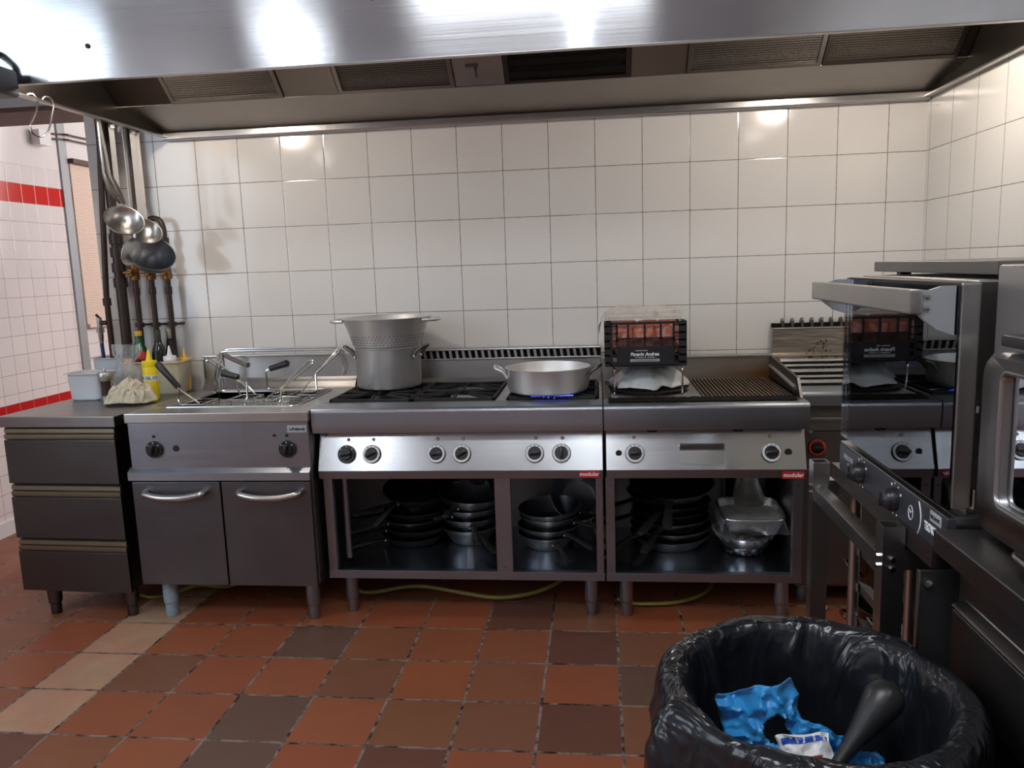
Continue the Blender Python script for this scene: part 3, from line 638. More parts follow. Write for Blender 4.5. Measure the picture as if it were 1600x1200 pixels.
leg(fr, -1.765, 2.86, .165, .029, 'bluefoot'); leg(fr, -1.158, 2.86, .165, .027); leg(fr, -1.765, 3.38, .165, .027); leg(fr, -1.158, 3.38, .165, .027)

# pasta baskets in the well
def basket(x, y, w, d, label, grip, wires, lift=0.0, hgt=.045):
    t = thing('fryer_basket', label, 'basket', (x, y, ZT-hgt+.004), 'wire baskets in the fryer')
    z1 = ZT+.004+lift; z0 = z1-hgt; m = MB()
    for z, nm in ((z1, 'basket_rim'), (z0, 'bottom_ring')):
        m = MB(); m.tube(fillet([(x-w, y-d, z), (x+w, y-d, z), (x+w, y+d, z), (x-w, y+d, z), (x-w, y-d, z)], .012)[:-1], .003, 6, closed=True); m.build(nm, M['chrome'], t)
    m = MB()
    for k in range(7):
        xx = x-w+2*w*k/6; m.tube([(xx, y-d, z1), (xx, y-d, z0), (xx, y+d, z0), (xx, y+d, z1)], .0011, 4)
    for k in range(6):
        yy = y-d+2*d*k/5; m.tube([(x-w, yy, z1), (x-w, yy, z0), (x+w, yy, z0), (x+w, yy, z1)], .0011, 4)
    for k in (1, 2, 3): m.tube([(x-w, y-d, z1-hgt*k/4), (x+w, y-d, z1-hgt*k/4), (x+w, y+d, z1-hgt*k/4), (x-w, y+d, z1-hgt*k/4)], .0011, 4, closed=True)
    m.build('wire_mesh', M['chrome'], t)
    m = MB()
    for wr in wires: m.tube(fillet(wr, .012, 3), .0039, 7)
    m.build('handle_wire', M['chrome'], t)
    if grip:
        a, b = Vector(grip[0]), Vector(grip[1]); d_ = (b-a); m = MB()
        m.tube([a, a+d_*.04, a+d_*.5, a+d_*.93, b], [.009, .0125, .0135, .0155, .010], 12); m.build('grip', M['black'], t)
    return t
z = ZT+.006
basket(-1.655, 3.03, .045, .075, 'fryer basket with a long black grip rising to the left', ((-1.722, 3.0, .925), (-1.808, 3.0, 1.03)),
       [[(-1.695, 2.955, z), (-1.61, 2.955, z), (-1.722, 2.99, .927)], [(-1.695, 2.955, z), (-1.705, 2.955, z+.02), (-1.715, 2.99, .925)]])
basket(-1.50, 3.13, .05, .07, 'fryer basket with a black grip and a long wire loop, behind the leftmost', ((-1.505, 3.09, .953), (-1.585, 3.10, .972)),
       [[(-1.545, 3.06, z), (-1.46, 3.06, z), (-1.462, 3.07, .945), (-1.505, 3.09, .955)], [(-1.56, 3.2, z), (-1.575, 3.2, .93)],
        [(-1.49, 3.2, z), (-1.55, 3.15, .94), (-1.655, 3.12, 1.02), (-1.668, 3.13, 1.03), (-1.665, 3.15, 1.035), (-1.63, 3.17, 1.005), (-1.52, 3.2, .90), (-1.49, 3.2, z)]])
basket(-1.365, 3.22, .045, .07, 'fryer basket with a short black grip tilting up to the right', ((-1.415, 3.2, .972), (-1.325, 3.19, .998)),
       [[(-1.35, 3.19, z+.01), (-1.43, 3.2, z+.02), (-1.435, 3.2, .965), (-1.415, 3.2, .972)]], )
basket(-1.30, 3.05, .045, .075, 'fryer basket with only a narrow bare wire loop for a handle, in front', None,
       [[(-1.36, 2.97, z), (-1.28, 2.97, z), (-1.282, 2.99, .915), (-1.185, 3.1, 1.0), (-1.178, 3.1, 1.016), (-1.195, 3.1, 1.018), (-1.28, 3.05, .935), (-1.36, 2.97, z)]])
basket(-1.245, 3.235, .04, .07, 'fryer basket with a tall bare wire loop beside the hanging rack', None,
       [[(-1.27, 3.17, z+.01), (-1.20, 3.17, z+.015), (-1.205, 3.18, .95), (-1.118, 3.26, 1.035), (-1.112, 3.26, 1.046), (-1.125, 3.26, 1.05), (-1.27, 3.17, z+.01)]], hgt=.043)
# tubular rack behind
rk = thing('basket_rack', 'tubular wire rack for hanging baskets along the back of the fryer', 'rack', (-1.45, 3.36, ZT))
for y, dz in ((3.30, 0), (3.335, .006)):
    m = MB(); m.tube(fillet([(-1.725, y, ZT), (-1.72, y, .93), (-1.69, y, 1.035+dz), (-1.66, y, 1.042+dz), (-1.16, y, 1.040+dz), (-1.13, y, 1.03+dz), (-1.115, y, .96), (-1.125, y-.01, .925)], .03, 5), .0052, 8); m.build('rail', M['chrome'], rk)
m = MB(); m.tube(fillet([(-1.675, 3.318, 1.036), (-1.65, 3.29, 1.02), (-1.53, 3.24, .985)], .03), [.010, .010, .010, .010, .010, .0105, .012], 12); m.build('arm', M['steel'], rk)
m = MB()
for x in (-1.705, -1.69): m.tube([(x, 3.30, 1.02), (x, 3.335, 1.026), (x, 3.34, .87)], .004, 6)
m.build('strut', M['chrome'], rk)

# ================================================================ SIX BURNER COOKER AND GRIDDLE
def base_unit(root, x0, x1, posts):
    """open cupboard: front frame, inner sides, shelf, back"""
    yf = 2.872; zt = .578
    m = MB(); m.box(x0, x1, yf, yf+.03, .163, .197, .002); m.build('bottom_rail', M['steel_low_v'], root)
    for (a, b) in posts:
        o = MB().box(a, b, yf, yf+.025, .197, zt, .002).build('frame_post', M['steel_low_v'], root)
        for zz in (.215, .545): m = MB(); m.cyl(((a+b)/2, yf+.001, zz), ((a+b)/2, yf-.002, zz), .004, seg=10); m.build('screw', M['dark_steel'], o)
    MB().box(x0+.002, x1-.002, yf+.03, 3.43, .178, .188).build('shelf', M['shelf'], root)
    for xx in (x0+.002, x1-.006): MB().box(xx, xx+.004, yf+.026, 3.43, .188, zt).build('side_panel', M['steel_y'], root)
    MB().box(x0+.002, x1-.002, 3.43, 3.436, .165, .86).build('back_panel', M['dark_steel'], root)
def head_unit(root, x0, x1):
    m = MB()                                               # rounded front bullnose
    pr = [(2.95, .862)] + [(2.838 + .018*cos(rad(a)), .844 + .018*sin(rad(a))) for a in range(90, 181, 15)] + [(2.820, .80), (2.826, .766), (2.885, .762), (2.95, .762)]
    m.prism(pr, 'x', x0+.001, x1-.001); m.build('front_bullnose', M['steel_low'], root)
    m = MB(); m.prism([(2.95, .762), (2.892, .762), (2.840, .613), (2.95, .613)], 'x', x0+.008, x1-.003); m.build('control_panel', M['panel'], root)
    m = MB(); m.prism([(2.95, .613), (2.839, .613), (2.846, .580), (2.95, .580)], 'x', x0+.008, x1-.003); m.build('lower_band', M['steel_low_v'], root)
def ypan(z): return 2.840 + (z-.613)/(.762-.613)*.052
TLT = -math.atan(.052/.149)
def badge(root, x0, x1, z0, z1):
    y = 2.841; b = MB().box(x0, x1, y-.004, y, z0, z1, .003).build('maker_badge', M['red'], root, label='small red maker badge')
    text('modular', .0215, M['white_print'], b, ((x0+x1)/2, y-.0045, (z0+z1)/2+.001), bold=.0003)
CX0, CX1 = -1.100, .0095
ck = thing('gas_cooker', 'stainless six burner gas cooker with an open cupboard of pans below', 'cooker', (-.545, 3.15, 0))
head_unit(ck, CX0, CX1); base_unit(ck, CX0+.01, CX1-.001, [(-1.088, -1.052), (-.409, -.347), (-.021, .006)])
m = MB(); m.cyl((-1.02, 2.93, .23), (-1.02, 2.93, .578), .012, seg=10); m.build('side_rod', M['steel_low_v'], ck)
m = MB(); m.box(CX0+.001, CX1-.001, 2.95, 2.965, .80, .862, .002); m.box(CX0+.001, CX1-.001, 3.40, 3.44, .80, .862, .002); m.box(CX0+.001, CX0+.022, 2.965, 3.40, .80, .862); m.box(CX1-.012, CX1-.001, 2.965, 3.40, .80, .862)
m.box(-.405, -.365, 2.965, 3.40, .80, .862); m.build('hob_frame', M['steel_y'], ck)
m = MB(); m.box(CX0+.022, -.405, 2.965, 3.40, .805, .815); m.box(-.365, CX1-.012, 2.965, 3.40, .805, .815); m.build('burner_tray', M['soot'], ck)
BX, BYY = (-.915, -.565, -.19), (3.055, 3.285)
for bx in BX:
    for by in BYY:
        m = MB(); m.lathe([(0, .815), (.080, .815), (.078, .828), (.045, .836), (.045, .842), (0, .842)], (bx, by, 0), 24); o = m.build('burner', M['alu'], ck)
        m = MB(); m.lathe([(0, .842), (.036, .842), (.040, .846), (.036, .852), (.0, .856)], (bx, by, 0), 24); m.build('burner_cap', M['iron'], o)
for (x0, x1) in ((-1.076, -.742), (-.738, -.408), (-.362, -.008)):
    for (y0, y1) in ((2.968, 3.182), (3.186, 3.398)):
        m = MB(); xc, yc = (x0+x1)/2, (y0+y1)/2
        for q in ((x0, x1, y0, y0+.012), (x0, x1, y1-.012, y1), (x0, x0+.012, y0, y1), (x1-.012, x1, y0, y1)): m.box(q[0], q[1], q[2], q[3], .850, .872, .003)
        for dx, dy in ((1, 0), (-1, 0), (0, 1), (0, -1), (1, 1), (-1, 1), (1, -1), (-1, -1)):
            hx, hy = (x1-x0)/2-.006, (y1-y0)/2-.006
            b = Vector((xc+dx*hx, yc+dy*hy, .866)); a = Vector((xc, yc, .878)).lerp(b, .30)
            if dx and dy: b.z = .868
            m.tube([a, a.lerp(b, .2), b], [.004, .0065, .007], 6)
        m.build('pan_support', M['iron'], ck)
# raised flue backsplash with slotted top
m = MB(); m.box(CX0+.002, CX1-.002, 3.44, 3.47, .80, .972, .003); m.prism([(3.40, .862), (3.44, .862), (3.44, .885)], 'x', CX0+.002, CX1-.002); o = m.build('backsplash', M['steel'], ck)
m = MB(); m.box(CX0+.002, CX1-.002, 3.452, 3.495, .972, 1.012); m.build('flue_box', M['soot'], o)
m = MB(); m.box(CX0+.002, CX1-.002, 3.430, 3.50, 1.008, 1.016, .003); m.box(CX0+.002, CX1-.002, 3.432, 3.45, .966, .974, .002)
for k in range(37):
    x = CX0+.02 + k*.0294; m.prism([(x, .974), (x+.012, .974), (x+.006, 1.010), (x-.006, 1.010)], 'y', 3.436, 3.452)
m.build('flue_louvre', M['steel'], o)
for x, a, ring in ((-.980, 10, False), (-.880, 25, True), (-.626, 5, True), (-.527, 30, True), (-.248, 5, True), (-.147, 88, True)):
    dial(ck, x, ypan(.674)-.0005, .674, ring, rad(a), .036, tilt=TLT)
    dot(ck, x+.004, ypan(.728), .728, .0065, 'dark_steel', 'pilot_lamp'); dot(ck, x+.004, ypan(.728)-.003, .728, .004, 'amber', 'lamp_lens')
badge(ck, -.081, -.006, .585, .610)
o = text('CE', .019, M['dark_print'], ck, (CX0+.026, ypan(.745)-.0006, .745), name='conformity_mark', bold=.0004, width=1.1)
for x in (-1.02, -.045): leg(ck, x, 2.935, .165); leg(ck, x, 3.36, .165)

GX0, GX1 = .0125, .748
gr = thing('griddle_unit', 'stainless gas griddle, half smooth and half ribbed, with an open cupboard below', 'griddle', (.38, 3.15, 0))
head_unit(gr, GX0, GX1-.004); base_unit(gr, GX0+.002, GX1-.008, [(.016, .050), (.704, .738)])
m = MB(); m.box(GX0+.001, GX1-.006, 2.95, 3.44, .80, .846); m.box(GX0+.001, GX0+.012, 2.95, 3.44, .846, .865); m.build('griddle_body', M['dark_steel'], gr)
MB().box(GX0+.03, .384, 2.932, 3.425, .840, .866, .003).build('smooth_plate', M['steel_y'], gr)
m = MB(); pr = []
n = 22; x0r, x1r = .386, .722
for k in range(n):
    a = x0r+(x1r-x0r)*k/n; w = (x1r-x0r)/n; pr += [(a, .845), (a+w*.25, .867), (a+w*.55, .867), (a+w*.80, .845)]
pr += [(x1r, .852), (x1r, .84), (x0r, .83)]
m.prism(pr, 'y', 2.940, 3.425); m.build('ribbed_plate', M['grill'], gr, angle=25)
m = MB(); m.grid(lambda u, v: Vector((GX0+.02+(.715-GX0-.02)*u, 2.862+.084*v+.007*noise.noise((u*30, v*3, 1)), (.8662 if v < .8 else .8685)+.0035*noise.noise((u*40, v*6, 5)))), 90, 6); m.build('grease_gutter', M['soot'], gr)
m = MB(); m.box(GX0+.001, GX1-.006, 3.44, 3.468, .82, .962, .003); m.box(GX0+.001, GX1-.006, 3.425, 3.468, .955, .967, .003); m.build('backsplash', M['burnt'], gr)
m = MB(); m.prism([(2.90, .855), (2.90, .866), (2.955, .932), (3.40, .962), (3.44, .962), (3.44, .855)], 'x', .728, .738); m.build('side_guard', M['dark_steel'], gr)
m = MB(); m.tube([(.724, 2.96, .894), (.726, 3.40, .92)], .008, 8); m.build('guard_rib', M['steel_y'], gr)
for x in (.126, .619):
    dial(gr, x, ypan(.672)-.0005, .671, True, rad(5), .036, tilt=TLT); dot(gr, x-.002, ypan(.728), .728, .006, 'dark_steel', 'pilot_lamp'); dot(gr, x-.002, ypan(.728)-.003, .728, .004, 'amber', 'lamp_lens')
for x, r in ((.067, .012), (.680, .014)): dot(gr, x, ypan(.672)+.001, .672, r, 'black_matt', 'igniter_button')
for x in (.192, .505): MB().box(x-.019, x+.019, ypan(.75)-.003, ypan(.75)+.006, .744, .762, .006).build('vent_slot', M['black_matt'], gr)
m = MB(); y1, y2 = ypan(.700), ypan(.632); m.prism([(y1+.004, .700), (y1-.003, .700), (y2-.003, .632), (y2+.004, .632)], 'x', .293, .448); o = m.build('drip_drawer', M['steel'], gr)
m = MB(); m.prism([(y1+.004, .705), (y1-.018, .703), (y1-.018, .688), (y1-.012, .688), (y1-.010, .698), (y1+.004, .696)], 'x', .290, .451); m.build('drawer_lip', M['panel'], o)
badge(gr, .655, .734, .578, .604)
for x in (.092, .682): leg(gr, x, 2.935, .165); leg(gr, x, 3.36, .165)

# third unit, set back on the right
UX0, UX1 = .757, 1.345
bo = thing('lava_grill', 'older steel grill unit with a grease spotted back panel, partly behind the oven', 'grill', (1.05, 3.25, 0))
MB().box(UX0, UX1, 3.04, 3.50, .085, .84).build('cabinet', M['dark_steel'], bo)
MB().box(UX0, UX1, 3.032, 3.04, .095, .565, .003).build('door', M['dark_steel'], bo)
m = MB(); m.prism([(3.30, .872)] + [(3.018+.02*cos(rad(a)), .852+.02*sin(rad(a))) for a in range(90, 181, 15)] + [(2.998, .818), (3.005, .812), (3.30, .812)], 'x', UX0, UX1); m.build('front_bullnose', M['steel_low'], bo)
MB().box(UX0, UX1, 3.022, 3.042, .715, .765, .003).build('control_panel', M['steel'], bo)
MB().box(UX0, UX1, 3.008, 3.042, .755, .77, .003).build('ledge', M['steel'], bo)
MB().box(UX0, UX1, 3.026, 3.042, .58, .712, .003).build('lower_panel', M['dark_steel'], bo)
dial(bo, .824, 3.026, .652, True, 0, .034, 'red_knob')
m = MB(); m.box(-.009, .009, -.003, 0, -.009, .009, .001); mm = MB(); mm.add(m.bm, Matrix.Translation((.80, 3.026, .718)) @ Matrix.Rotation(pi/4, 4, 'Y')); mm.build('indicator_mark', M['grey_print'], bo)
m = MB(); m.prism([(3.50, .87), (3.46, .87), (3.455, .955), (3.475, .965), (3.478, 1.072), (3.50, 1.072)], 'x', UX0-.008, UX1); m.build('back_panel', M['splash_spots'], bo)
m = MB(); m.box(UX0-.008, UX1, 3.452, 3.46, .950, .958, .002); m.box(UX0-.008, UX1, 3.47, 3.505, 1.066, 1.075, .003); m.build('back_panel_trim', M['steel'], bo)
fl = MB().box(UX0-.008, UX1, 3.476, 3.51, 1.075, 1.092).build('flue_box', M['soot'], bo)
for k in range(15):
    x = UX0+.035+k*.0405; m = MB(); m.prism([(3.472, 1.072), (3.468, 1.105), (3.478, 1.116), (3.495, 1.112), (3.51, 1.09), (3.51, 1.072)], 'x', x-.005, x+.005); m.build('flue_fin', M['dark_steel'], fl)
for k, (y, zz) in enumerate(((3.42, .935), (3.36, .922), (3.30, .906), (3.24, .892), (3.17, .88))):
    m = MB(); m.tube([(UX0+.012, y, zz), (UX1-.01, y, zz)], .0075 if k % 2 else .011, 8); m.build('grill_bar', M['steel'], bo)
m = MB(); m.box(UX0, UX1, 3.14, 3.46, .872, .878); m.build('fire_tray', M['soot'], bo)
m = MB(); m.tube([(1.075, 3.44, .985), (1.04, 3.12, .90), (1.035, 3.08, .88)], .0035, 6); m.tube([(.86, 3.43, .93), (.865, 3.40, .905)], .003, 6); m.build('wire', M['chrome'], bo)
m = MB(); m.cyl((1.06, 3.46, .99), (1.09, 3.44, .99), .012, seg=12); m.build('sensor', M['black_matt'], bo)
for x in (.80, 1.30): leg(bo, x, 3.10, .09); leg(bo, x, 3.44, .09)
# ================================================================ POTS ON THE COOKER
ZG = .8795
def loop_handle(c, out, up, w, r, tilt=0.0):
    """riveted loop handle: c attach point, out = outward unit vector, w half width"""
    c, out = Vector(c), Vector(out).normalized(); sd = Vector((0, 0, 1)).cross(out)
    d = out*cos(tilt) + Vector((0, 0, 1))*sin(tilt)
    return fillet([c+sd*w-out*.004-Vector((0, 0, .018)), c+sd*w+d*.012, c+sd*w*.9+d*up, c-sd*w*.9+d*up, c-sd*w+d*.012, c-sd*w-out*.004-Vector((0, 0, .018))], .02, 4)
def open_pot(name, label, cat, c, rb, rt, h, mat, inner=None, base_r=.014, group=None):
    t = thing(name, label, cat, c, group); x, y, z = c
    prof = [(0, 0), (rb-base_r, 0), (rb-base_r*.3, base_r*.3), (rb, base_r), (rt, h-.004), (rt+.003, h), (rt-.001, h+.001), (rt-.003, h-.004), (rb-.004, base_r+.003), (rb-base_r, .005), (0, .005)]
    m = MB(); m.lathe([(r, zz) for r, zz in prof], c, 64); return t, m.build('pot_body', M[mat], t)
sp, body = open_pot('stockpot', 'aluminium stockpot on the left rear burner holding the wide colander', 'pot', (-.905, 3.262, ZG), .138, .140, .172, 'alu')
for a in (195, -12):
    o = Vector((cos(rad(a)), sin(rad(a)), 0)); m = MB(); m.tube(loop_handle(Vector((-.905, 3.262, ZG+.150))+o*.140, o, .052, .034, .006, rad(35)), .0065, 10); h = m.build('handle', M['dark_steel'], sp)
    m = MB(); sd = Vector((0, 0, 1)).cross(o)
    for s in (-1, 1):
        p = Vector((-.905, 3.262, ZG+.135))+o*.141+sd*s*.034; m.lathe([(0, .004), (.008, .002), (.010, -.002)], p, 10, o.to_track_quat('Z', 'Y').to_matrix().to_4x4())
    m.build('rivet', M['alu'], h)
cz = ZG+.176; cc = (-.905, 3.262, cz)
co = thing('colander', 'wide flared aluminium colander sitting in the mouth of the stockpot', 'colander', cc)
m = MB(); m.lathe([(0, -.085), (.10, -.085), (.125, -.07), (.1335, .0), (.1435, .006), (.183, .118), (.187, .122), (.184, .124), (.180, .119), (.140, .008), (.130, .0), (.12, -.066), (.098, -.080), (0, -.080)], cc, 72); m.build('bowl', M['alu'], co)
m = MB()
for row in range(4):
    zz = .014+row*.012; rr = .1435+(.183-.1435)*(zz-.006)/.112
    for k in range(58):
        a = 2*pi*(k+.5*(row % 2))/58; n = Vector((cos(a), sin(a), -.33)).normalized(); p = Vector(cc)+Vector((rr*cos(a), rr*sin(a), zz)); m.cyl(p-n*.001, p+n*.0009, .0021, seg=6)
m.build('perforations', M['black_matt'], co)
for a in (188, -5):
    o = Vector((cos(rad(a)), sin(rad(a)), 0)); m = MB(); c = Vector(cc)+Vector((0, 0, .112))+o*.183; sd = Vector((0, 0, 1)).cross(o)
    m.tube(fillet([c+sd*.055-o*.006, c+sd*.05+o*.018, c+sd*.03+o*.048, c-sd*.03+o*.048, c-sd*.05+o*.018, c-sd*.055-o*.006], .025, 4), .0075, 10); m.build('handle', M['alu'], co)
rp, body = open_pot('saute_pot', 'low wide aluminium pot on the lit right burner', 'pot', (-.205, 3.075, ZG), .163, .168, .098, 'alu', base_r=.022)
for a in (186, -6):
    o = Vector((cos(rad(a)), sin(rad(a)), 0)); m = MB(); m.tube(loop_handle(Vector((-.205, 3.075, ZG+.078))+o*.166, o, .05, .042, .006, rad(28)), .0068, 10); m.build('handle', M['dark_steel' if a < 0 else 'alu'], rp)
m = MB()
for k in range(26):
    a = 2*pi*k/26+.1*random.random(); o = Vector((cos(a), sin(a), 0)); b = Vector((BX[2], BYY[0], .842))+o*.045; h = .026+.008*random.random()
    m.tube([b, b+o*.018+Vector((0, 0, h*.45)), b+o*.05+Vector((0, 0, h))], [.006, .0065, .0008], 6)
m.build('gas_flame', M['flame'], [x for x in COL.objects if x.parent == ck and x.name.startswith('burner.')][3], kind='stuff')

# ================================================================ CRATE OF MEAT ON A WIRE STAND
KX0, KX1, KY0, KY1, KZ0, KZ1 = .022, .330, 2.985, 3.30, .982, 1.152
st = thing('wire_stand', 'thin wire stand on the smooth griddle plate carrying the black crate', 'stand', (.18, 3.14, .866))
m = MB()
for x in (.058, .318):
    m.tube(fillet([(x, 3.03, .870), (x, 3.02, KZ0-.006), (x, 3.27, KZ0-.006), (x, 3.26, .870)], .02), .0035, 6)
for y in (3.03, 3.09, 3.15, 3.21, 3.26): m.tube([(.058, y, KZ0-.006), (.318, y, KZ0-.006)], .0028, 6)
m.build('wire_frame', M['chrome'], st)
kr = thing('meat_crate', 'black plastic crate with white lettering, full of meat, above the griddle', 'crate', (.176, 3.14, KZ0))
m = MB()
for (q0, q1) in ((KZ1-.010, KZ1), (KZ0, KZ0+.012)):
    for q in ((KX0, KX1, KY0, KY0+.008), (KX0, KX1, KY1-.008, KY1), (KX0, KX0+.008, KY0, KY1), (KX1-.008, KX1, KY0, KY1)): m.box(q[0], q[1], q[2], q[3], q0, q1, .002)
for x, y in ((KX0, KY0), (KX1-.03, KY0), (KX0, KY1-.03), (KX1-.03, KY1-.03)): m.box(x, x+.03, y, y+.008 if y == KY0 else y+.03, KZ0, KZ1, .002)
for x in (KX0, KX1-.005): m.box(x, x+.005, KY0, KY1, KZ0, KZ0+.085); m.box(x, x+.005, KY0+.14, KY0+.17, KZ0, KZ1)
m.box(KX0, KX1, KY0, KY1, KZ0, KZ0+.004)
m.build('crate_body', M['black'], kr)
m = MB(); y0, y1 = KY0-.001, KY0+.005
m.box(KX0+.045, KX1-.045, y0, y1, KZ0+.005, KZ0+.076, .001)          # printed plate
m.box(KX0+.045, KX1-.045, y0, y1, KZ0+.104, KZ0+.110)
for x in (.068, .1105, .173, .233, .281): m.box(x-.004, x+.004, y0, y1, KZ0+.076, KZ1)
for k in range(27): x = KX0+.047+k*.0083; m.box(x-.0014, x+.0014, y0+.001, y1-.001, KZ0+.076, KZ0+.105)
for x in (KX0+.015, KX1-.015):
    m.box(x-.015, x+.006 if x < .1 else x+.015, y0, y1, KZ0, KZ1)
for k in range(6):
    zz = KZ0+.012+k*.028
    for x in (KX0, KX1-.05): m.box(x, x+.05, y0, y1, zz, zz+.006)
m.build('front_grille', M['black'], kr)
for xx, w in ((.1125, .02), (.2, .03)): pass
text('Pavarin Andrea', .0185, M['white_print'], kr, (.172, y0-.0005, KZ0+.046), shear=.22, bold=.0004, width=.94)
text('INGROSSO CARNI', .0055, M['white_print'], kr, (.160, y0-.0005, KZ0+.060), shear=.1)
text('Via Anguillara, 54 - Tel. 049.58', .0060, M['white_print'], kr, (.172, y0-.0005, KZ0+.0345))
MB().box(.118, .228, y0-.0006, y0, KZ0+.0175, KZ0+.028, .002).build('white_label', M['grey_print'], kr)
text('C.F. PVRNDR 35010 VIGONZA (PD)', .0056, M['dark_print'], kr, (.172, y0-.0012, KZ0+.0225))
def lump(name, c, r, mat, parent=None, seed=0, amp=.18, sq=(1, 1, 1), f=2.2, sub=5):
    m = MB(); bmesh.ops.create_icosphere(m.bm, subdivisions=sub, radius=1)
    for v in m.bm.verts:
        d = v.co.normalized(); k = 1+amp*noise.fractal(d*f+Vector((seed*7.3, seed*3.1, 0)), 1.0, 2.0, 4)
        v.co = Vector((d.x*r*sq[0]*k, d.y*r*sq[1]*k, d.z*r*sq[2]*k)) + Vector(c)
    return m.build(name, M[mat], parent, angle=80)
pieces = [((.088, 3.045, 1.068), .055, (1.0, .9, 1.25)), ((.172, 3.042, 1.072), .052, (1, .9, 1.2)), ((.258, 3.05, 1.075), .056, (1.05, .9, 1.25)), ((.10, 3.16, 1.075), .06, (1.1, 1, 1.1)), ((.20, 3.17, 1.07), .06, (1.1, 1, 1.1)), ((.275, 3.16, 1.07), .05, (.9, 1, 1.1)), ((.15, 3.25, 1.06), .045, (1.6, .9, 1.1))]
for k, (c, r, sq) in enumerate(pieces):
    c = (c[0], c[1]+.004, c[2]+.010); r *= 1.06
    lab = ['pink joint of meat at the front left of the crate', 'pink joint of meat at the front middle of the crate', 'pink joint of meat at the front right of the crate', 'piece of meat at the left behind the front row, under film', 'piece of meat in the middle of the crate behind the front row', 'piece of meat at the right of the crate behind the front row', 'piece of meat along the back of the crate'][k]
    tag(lump('meat_joint', c, r, 'meat', None, k+1, .22, sq, sub=4), lab, 'meat', 'meat in the black crate')
def bagtop(u, v):
    x = .012+.318*u; y = 2.995+.30*v; d = max(abs(u-.5), abs(v-.5))*2
    z = 1.180+.020*(1-d**3)+.012*noise.fractal(Vector((u*4, v*4, 3)), 1, 2, 4)
    if u < .06: z -= .10*(1-u/.06)*(.4+.6*v); x -= .012
    if d > .94: z = min(z, 1.158)
    return Vector((x, y, z))
m = MB(); m.grid(bagtop, 48, 40); tag(m.build('plastic_bag', M['film_bag'], None, angle=80, solid=.0006), 'cloudy plastic bag spread over the meat in the black crate', 'bag')
m = MB(); m.box(.226, .25, KY1-.03, KY1, 1.152, 1.182, .008); m.box(.021, .032, KY1-.06, KY1-.02, 1.152, 1.176, .005); m.build('crate_lug', M['black'], kr)

# tray with a paper wrapped bundle under the crate
tr = thing('round_tray', 'thin round dark tray on the smooth griddle plate beneath the crate', 'tray', (.19, 3.165, .866))
m = MB(); m.lathe([(0, .866), (.148, .866), (.160, .874), (.162, .876), (.147, .8695), (0, .8695)], (.195, 3.165, 0), 56); m.build('dish', M['dark_steel'], tr)
def paper(u, v):
    a = 2*pi*u; rr = v; R = .152+.014*sin(3*a+.6)+.009*sin(7*a)+.006*sin(13*a+2)
    r = R*rr; k = noise.fractal(Vector((cos(a)*rr*2.2, sin(a)*rr*2.2, 4)), 1, 2, 4)
    z = .887 + .078*max(0, 1-rr**2.4) + .010*k + .006*sin(9*a)*rr**3
    return Vector((.195+r*cos(a)*1.0, 3.165+r*sin(a)*.86, max(z, .881)))
m = MB(); m.grid(paper, 96, 26, cu=True); tag(m.build('wrapped_bundle', M['paper'], None, angle=70, solid=.0012), 'white paper covered bundle on the round tray under the crate', 'wrapped food')

# ================================================================ PANS IN THE OPEN CUPBOARDS
SH = .1885
def fry_pan(name, label, c, r, h, hl, ha, mat='pan_grey', inner='pan_in', hmat='handle_iron', tilt=(0, 0), flare=.78, lift=.35, group='pans in the open cupboards', cat='pan', hw=.015):
    """c base centre; ha handle direction in degrees"""
    t = thing(name, label, cat, (0, 0, 0), group)
    rb = r*flare
    m = MB(); m.lathe([(0, 0), (rb-.008, 0), (rb, .006), (r-.004, h*.85), (r, h), (r-.0025, h), (r-.007, h*.85), (rb-.003, .0075), (rb-.01, .003), (0, .003)], (0, 0, 0), 56); b = m.build('pan_body', M[mat], t)
    m = MB(); m.lathe([(0, .0032), (rb-.010, .0032), (rb-.003, .0080), (r-.0072, h*.85), (r-.003, h-.001)], (0, 0, 0), 56); m.build('inside', M[inner], b)
    o = Vector((cos(rad(ha)), sin(rad(ha)), 0)); p0 = o*(r-.006)+Vector((0, 0, h*.72)); d = (o+Vector((0, 0, lift))).normalized()
    q = p0+d*hl
    pts = [p0, p0+d*hl*.18, p0+d*hl*.45, p0+d*hl*.8, q]; m = MB(); rows = []
    sd = Vector((0, 0, 1)).cross(o); up = d.cross(sd)*-1
    for k, p in enumerate(pts):
        w = hw*(1.25, .8, .9, 1.15, .9)[k]; th = .0055+.0025*(k in (2, 3)); rows.append([m.bm.verts.new(p+sd*w*cos(a)+up*th*sin(a)) for a in [2*pi*j/10 for j in range(10)]])
    for A, B in zip(rows, rows[1:]):
        for j in range(10): m.bm.faces.new((A[j], A[(j+1) % 10], B[(j+1) % 10], B[j]))
    m.bm.faces.new(rows[0]); m.bm.faces.new(rows[-1]); hd = m.build('handle', M[hmat], t, angle=60)
    m = MB()
    for s in (-1, 1): m.lathe([(0, .003), (.005, .001), (.006, -.002)], o*(r+.0005)*.985+sd*.013*s+Vector((0, 0, h*.66)), 10, o.to_track_quat('Z', 'Y').to_matrix().to_4x4())
    m.build('rivet', M['alu'], hd)
    t.location = c; t.rotation_euler = (rad(tilt[0]), rad(tilt[1]), 0); return t
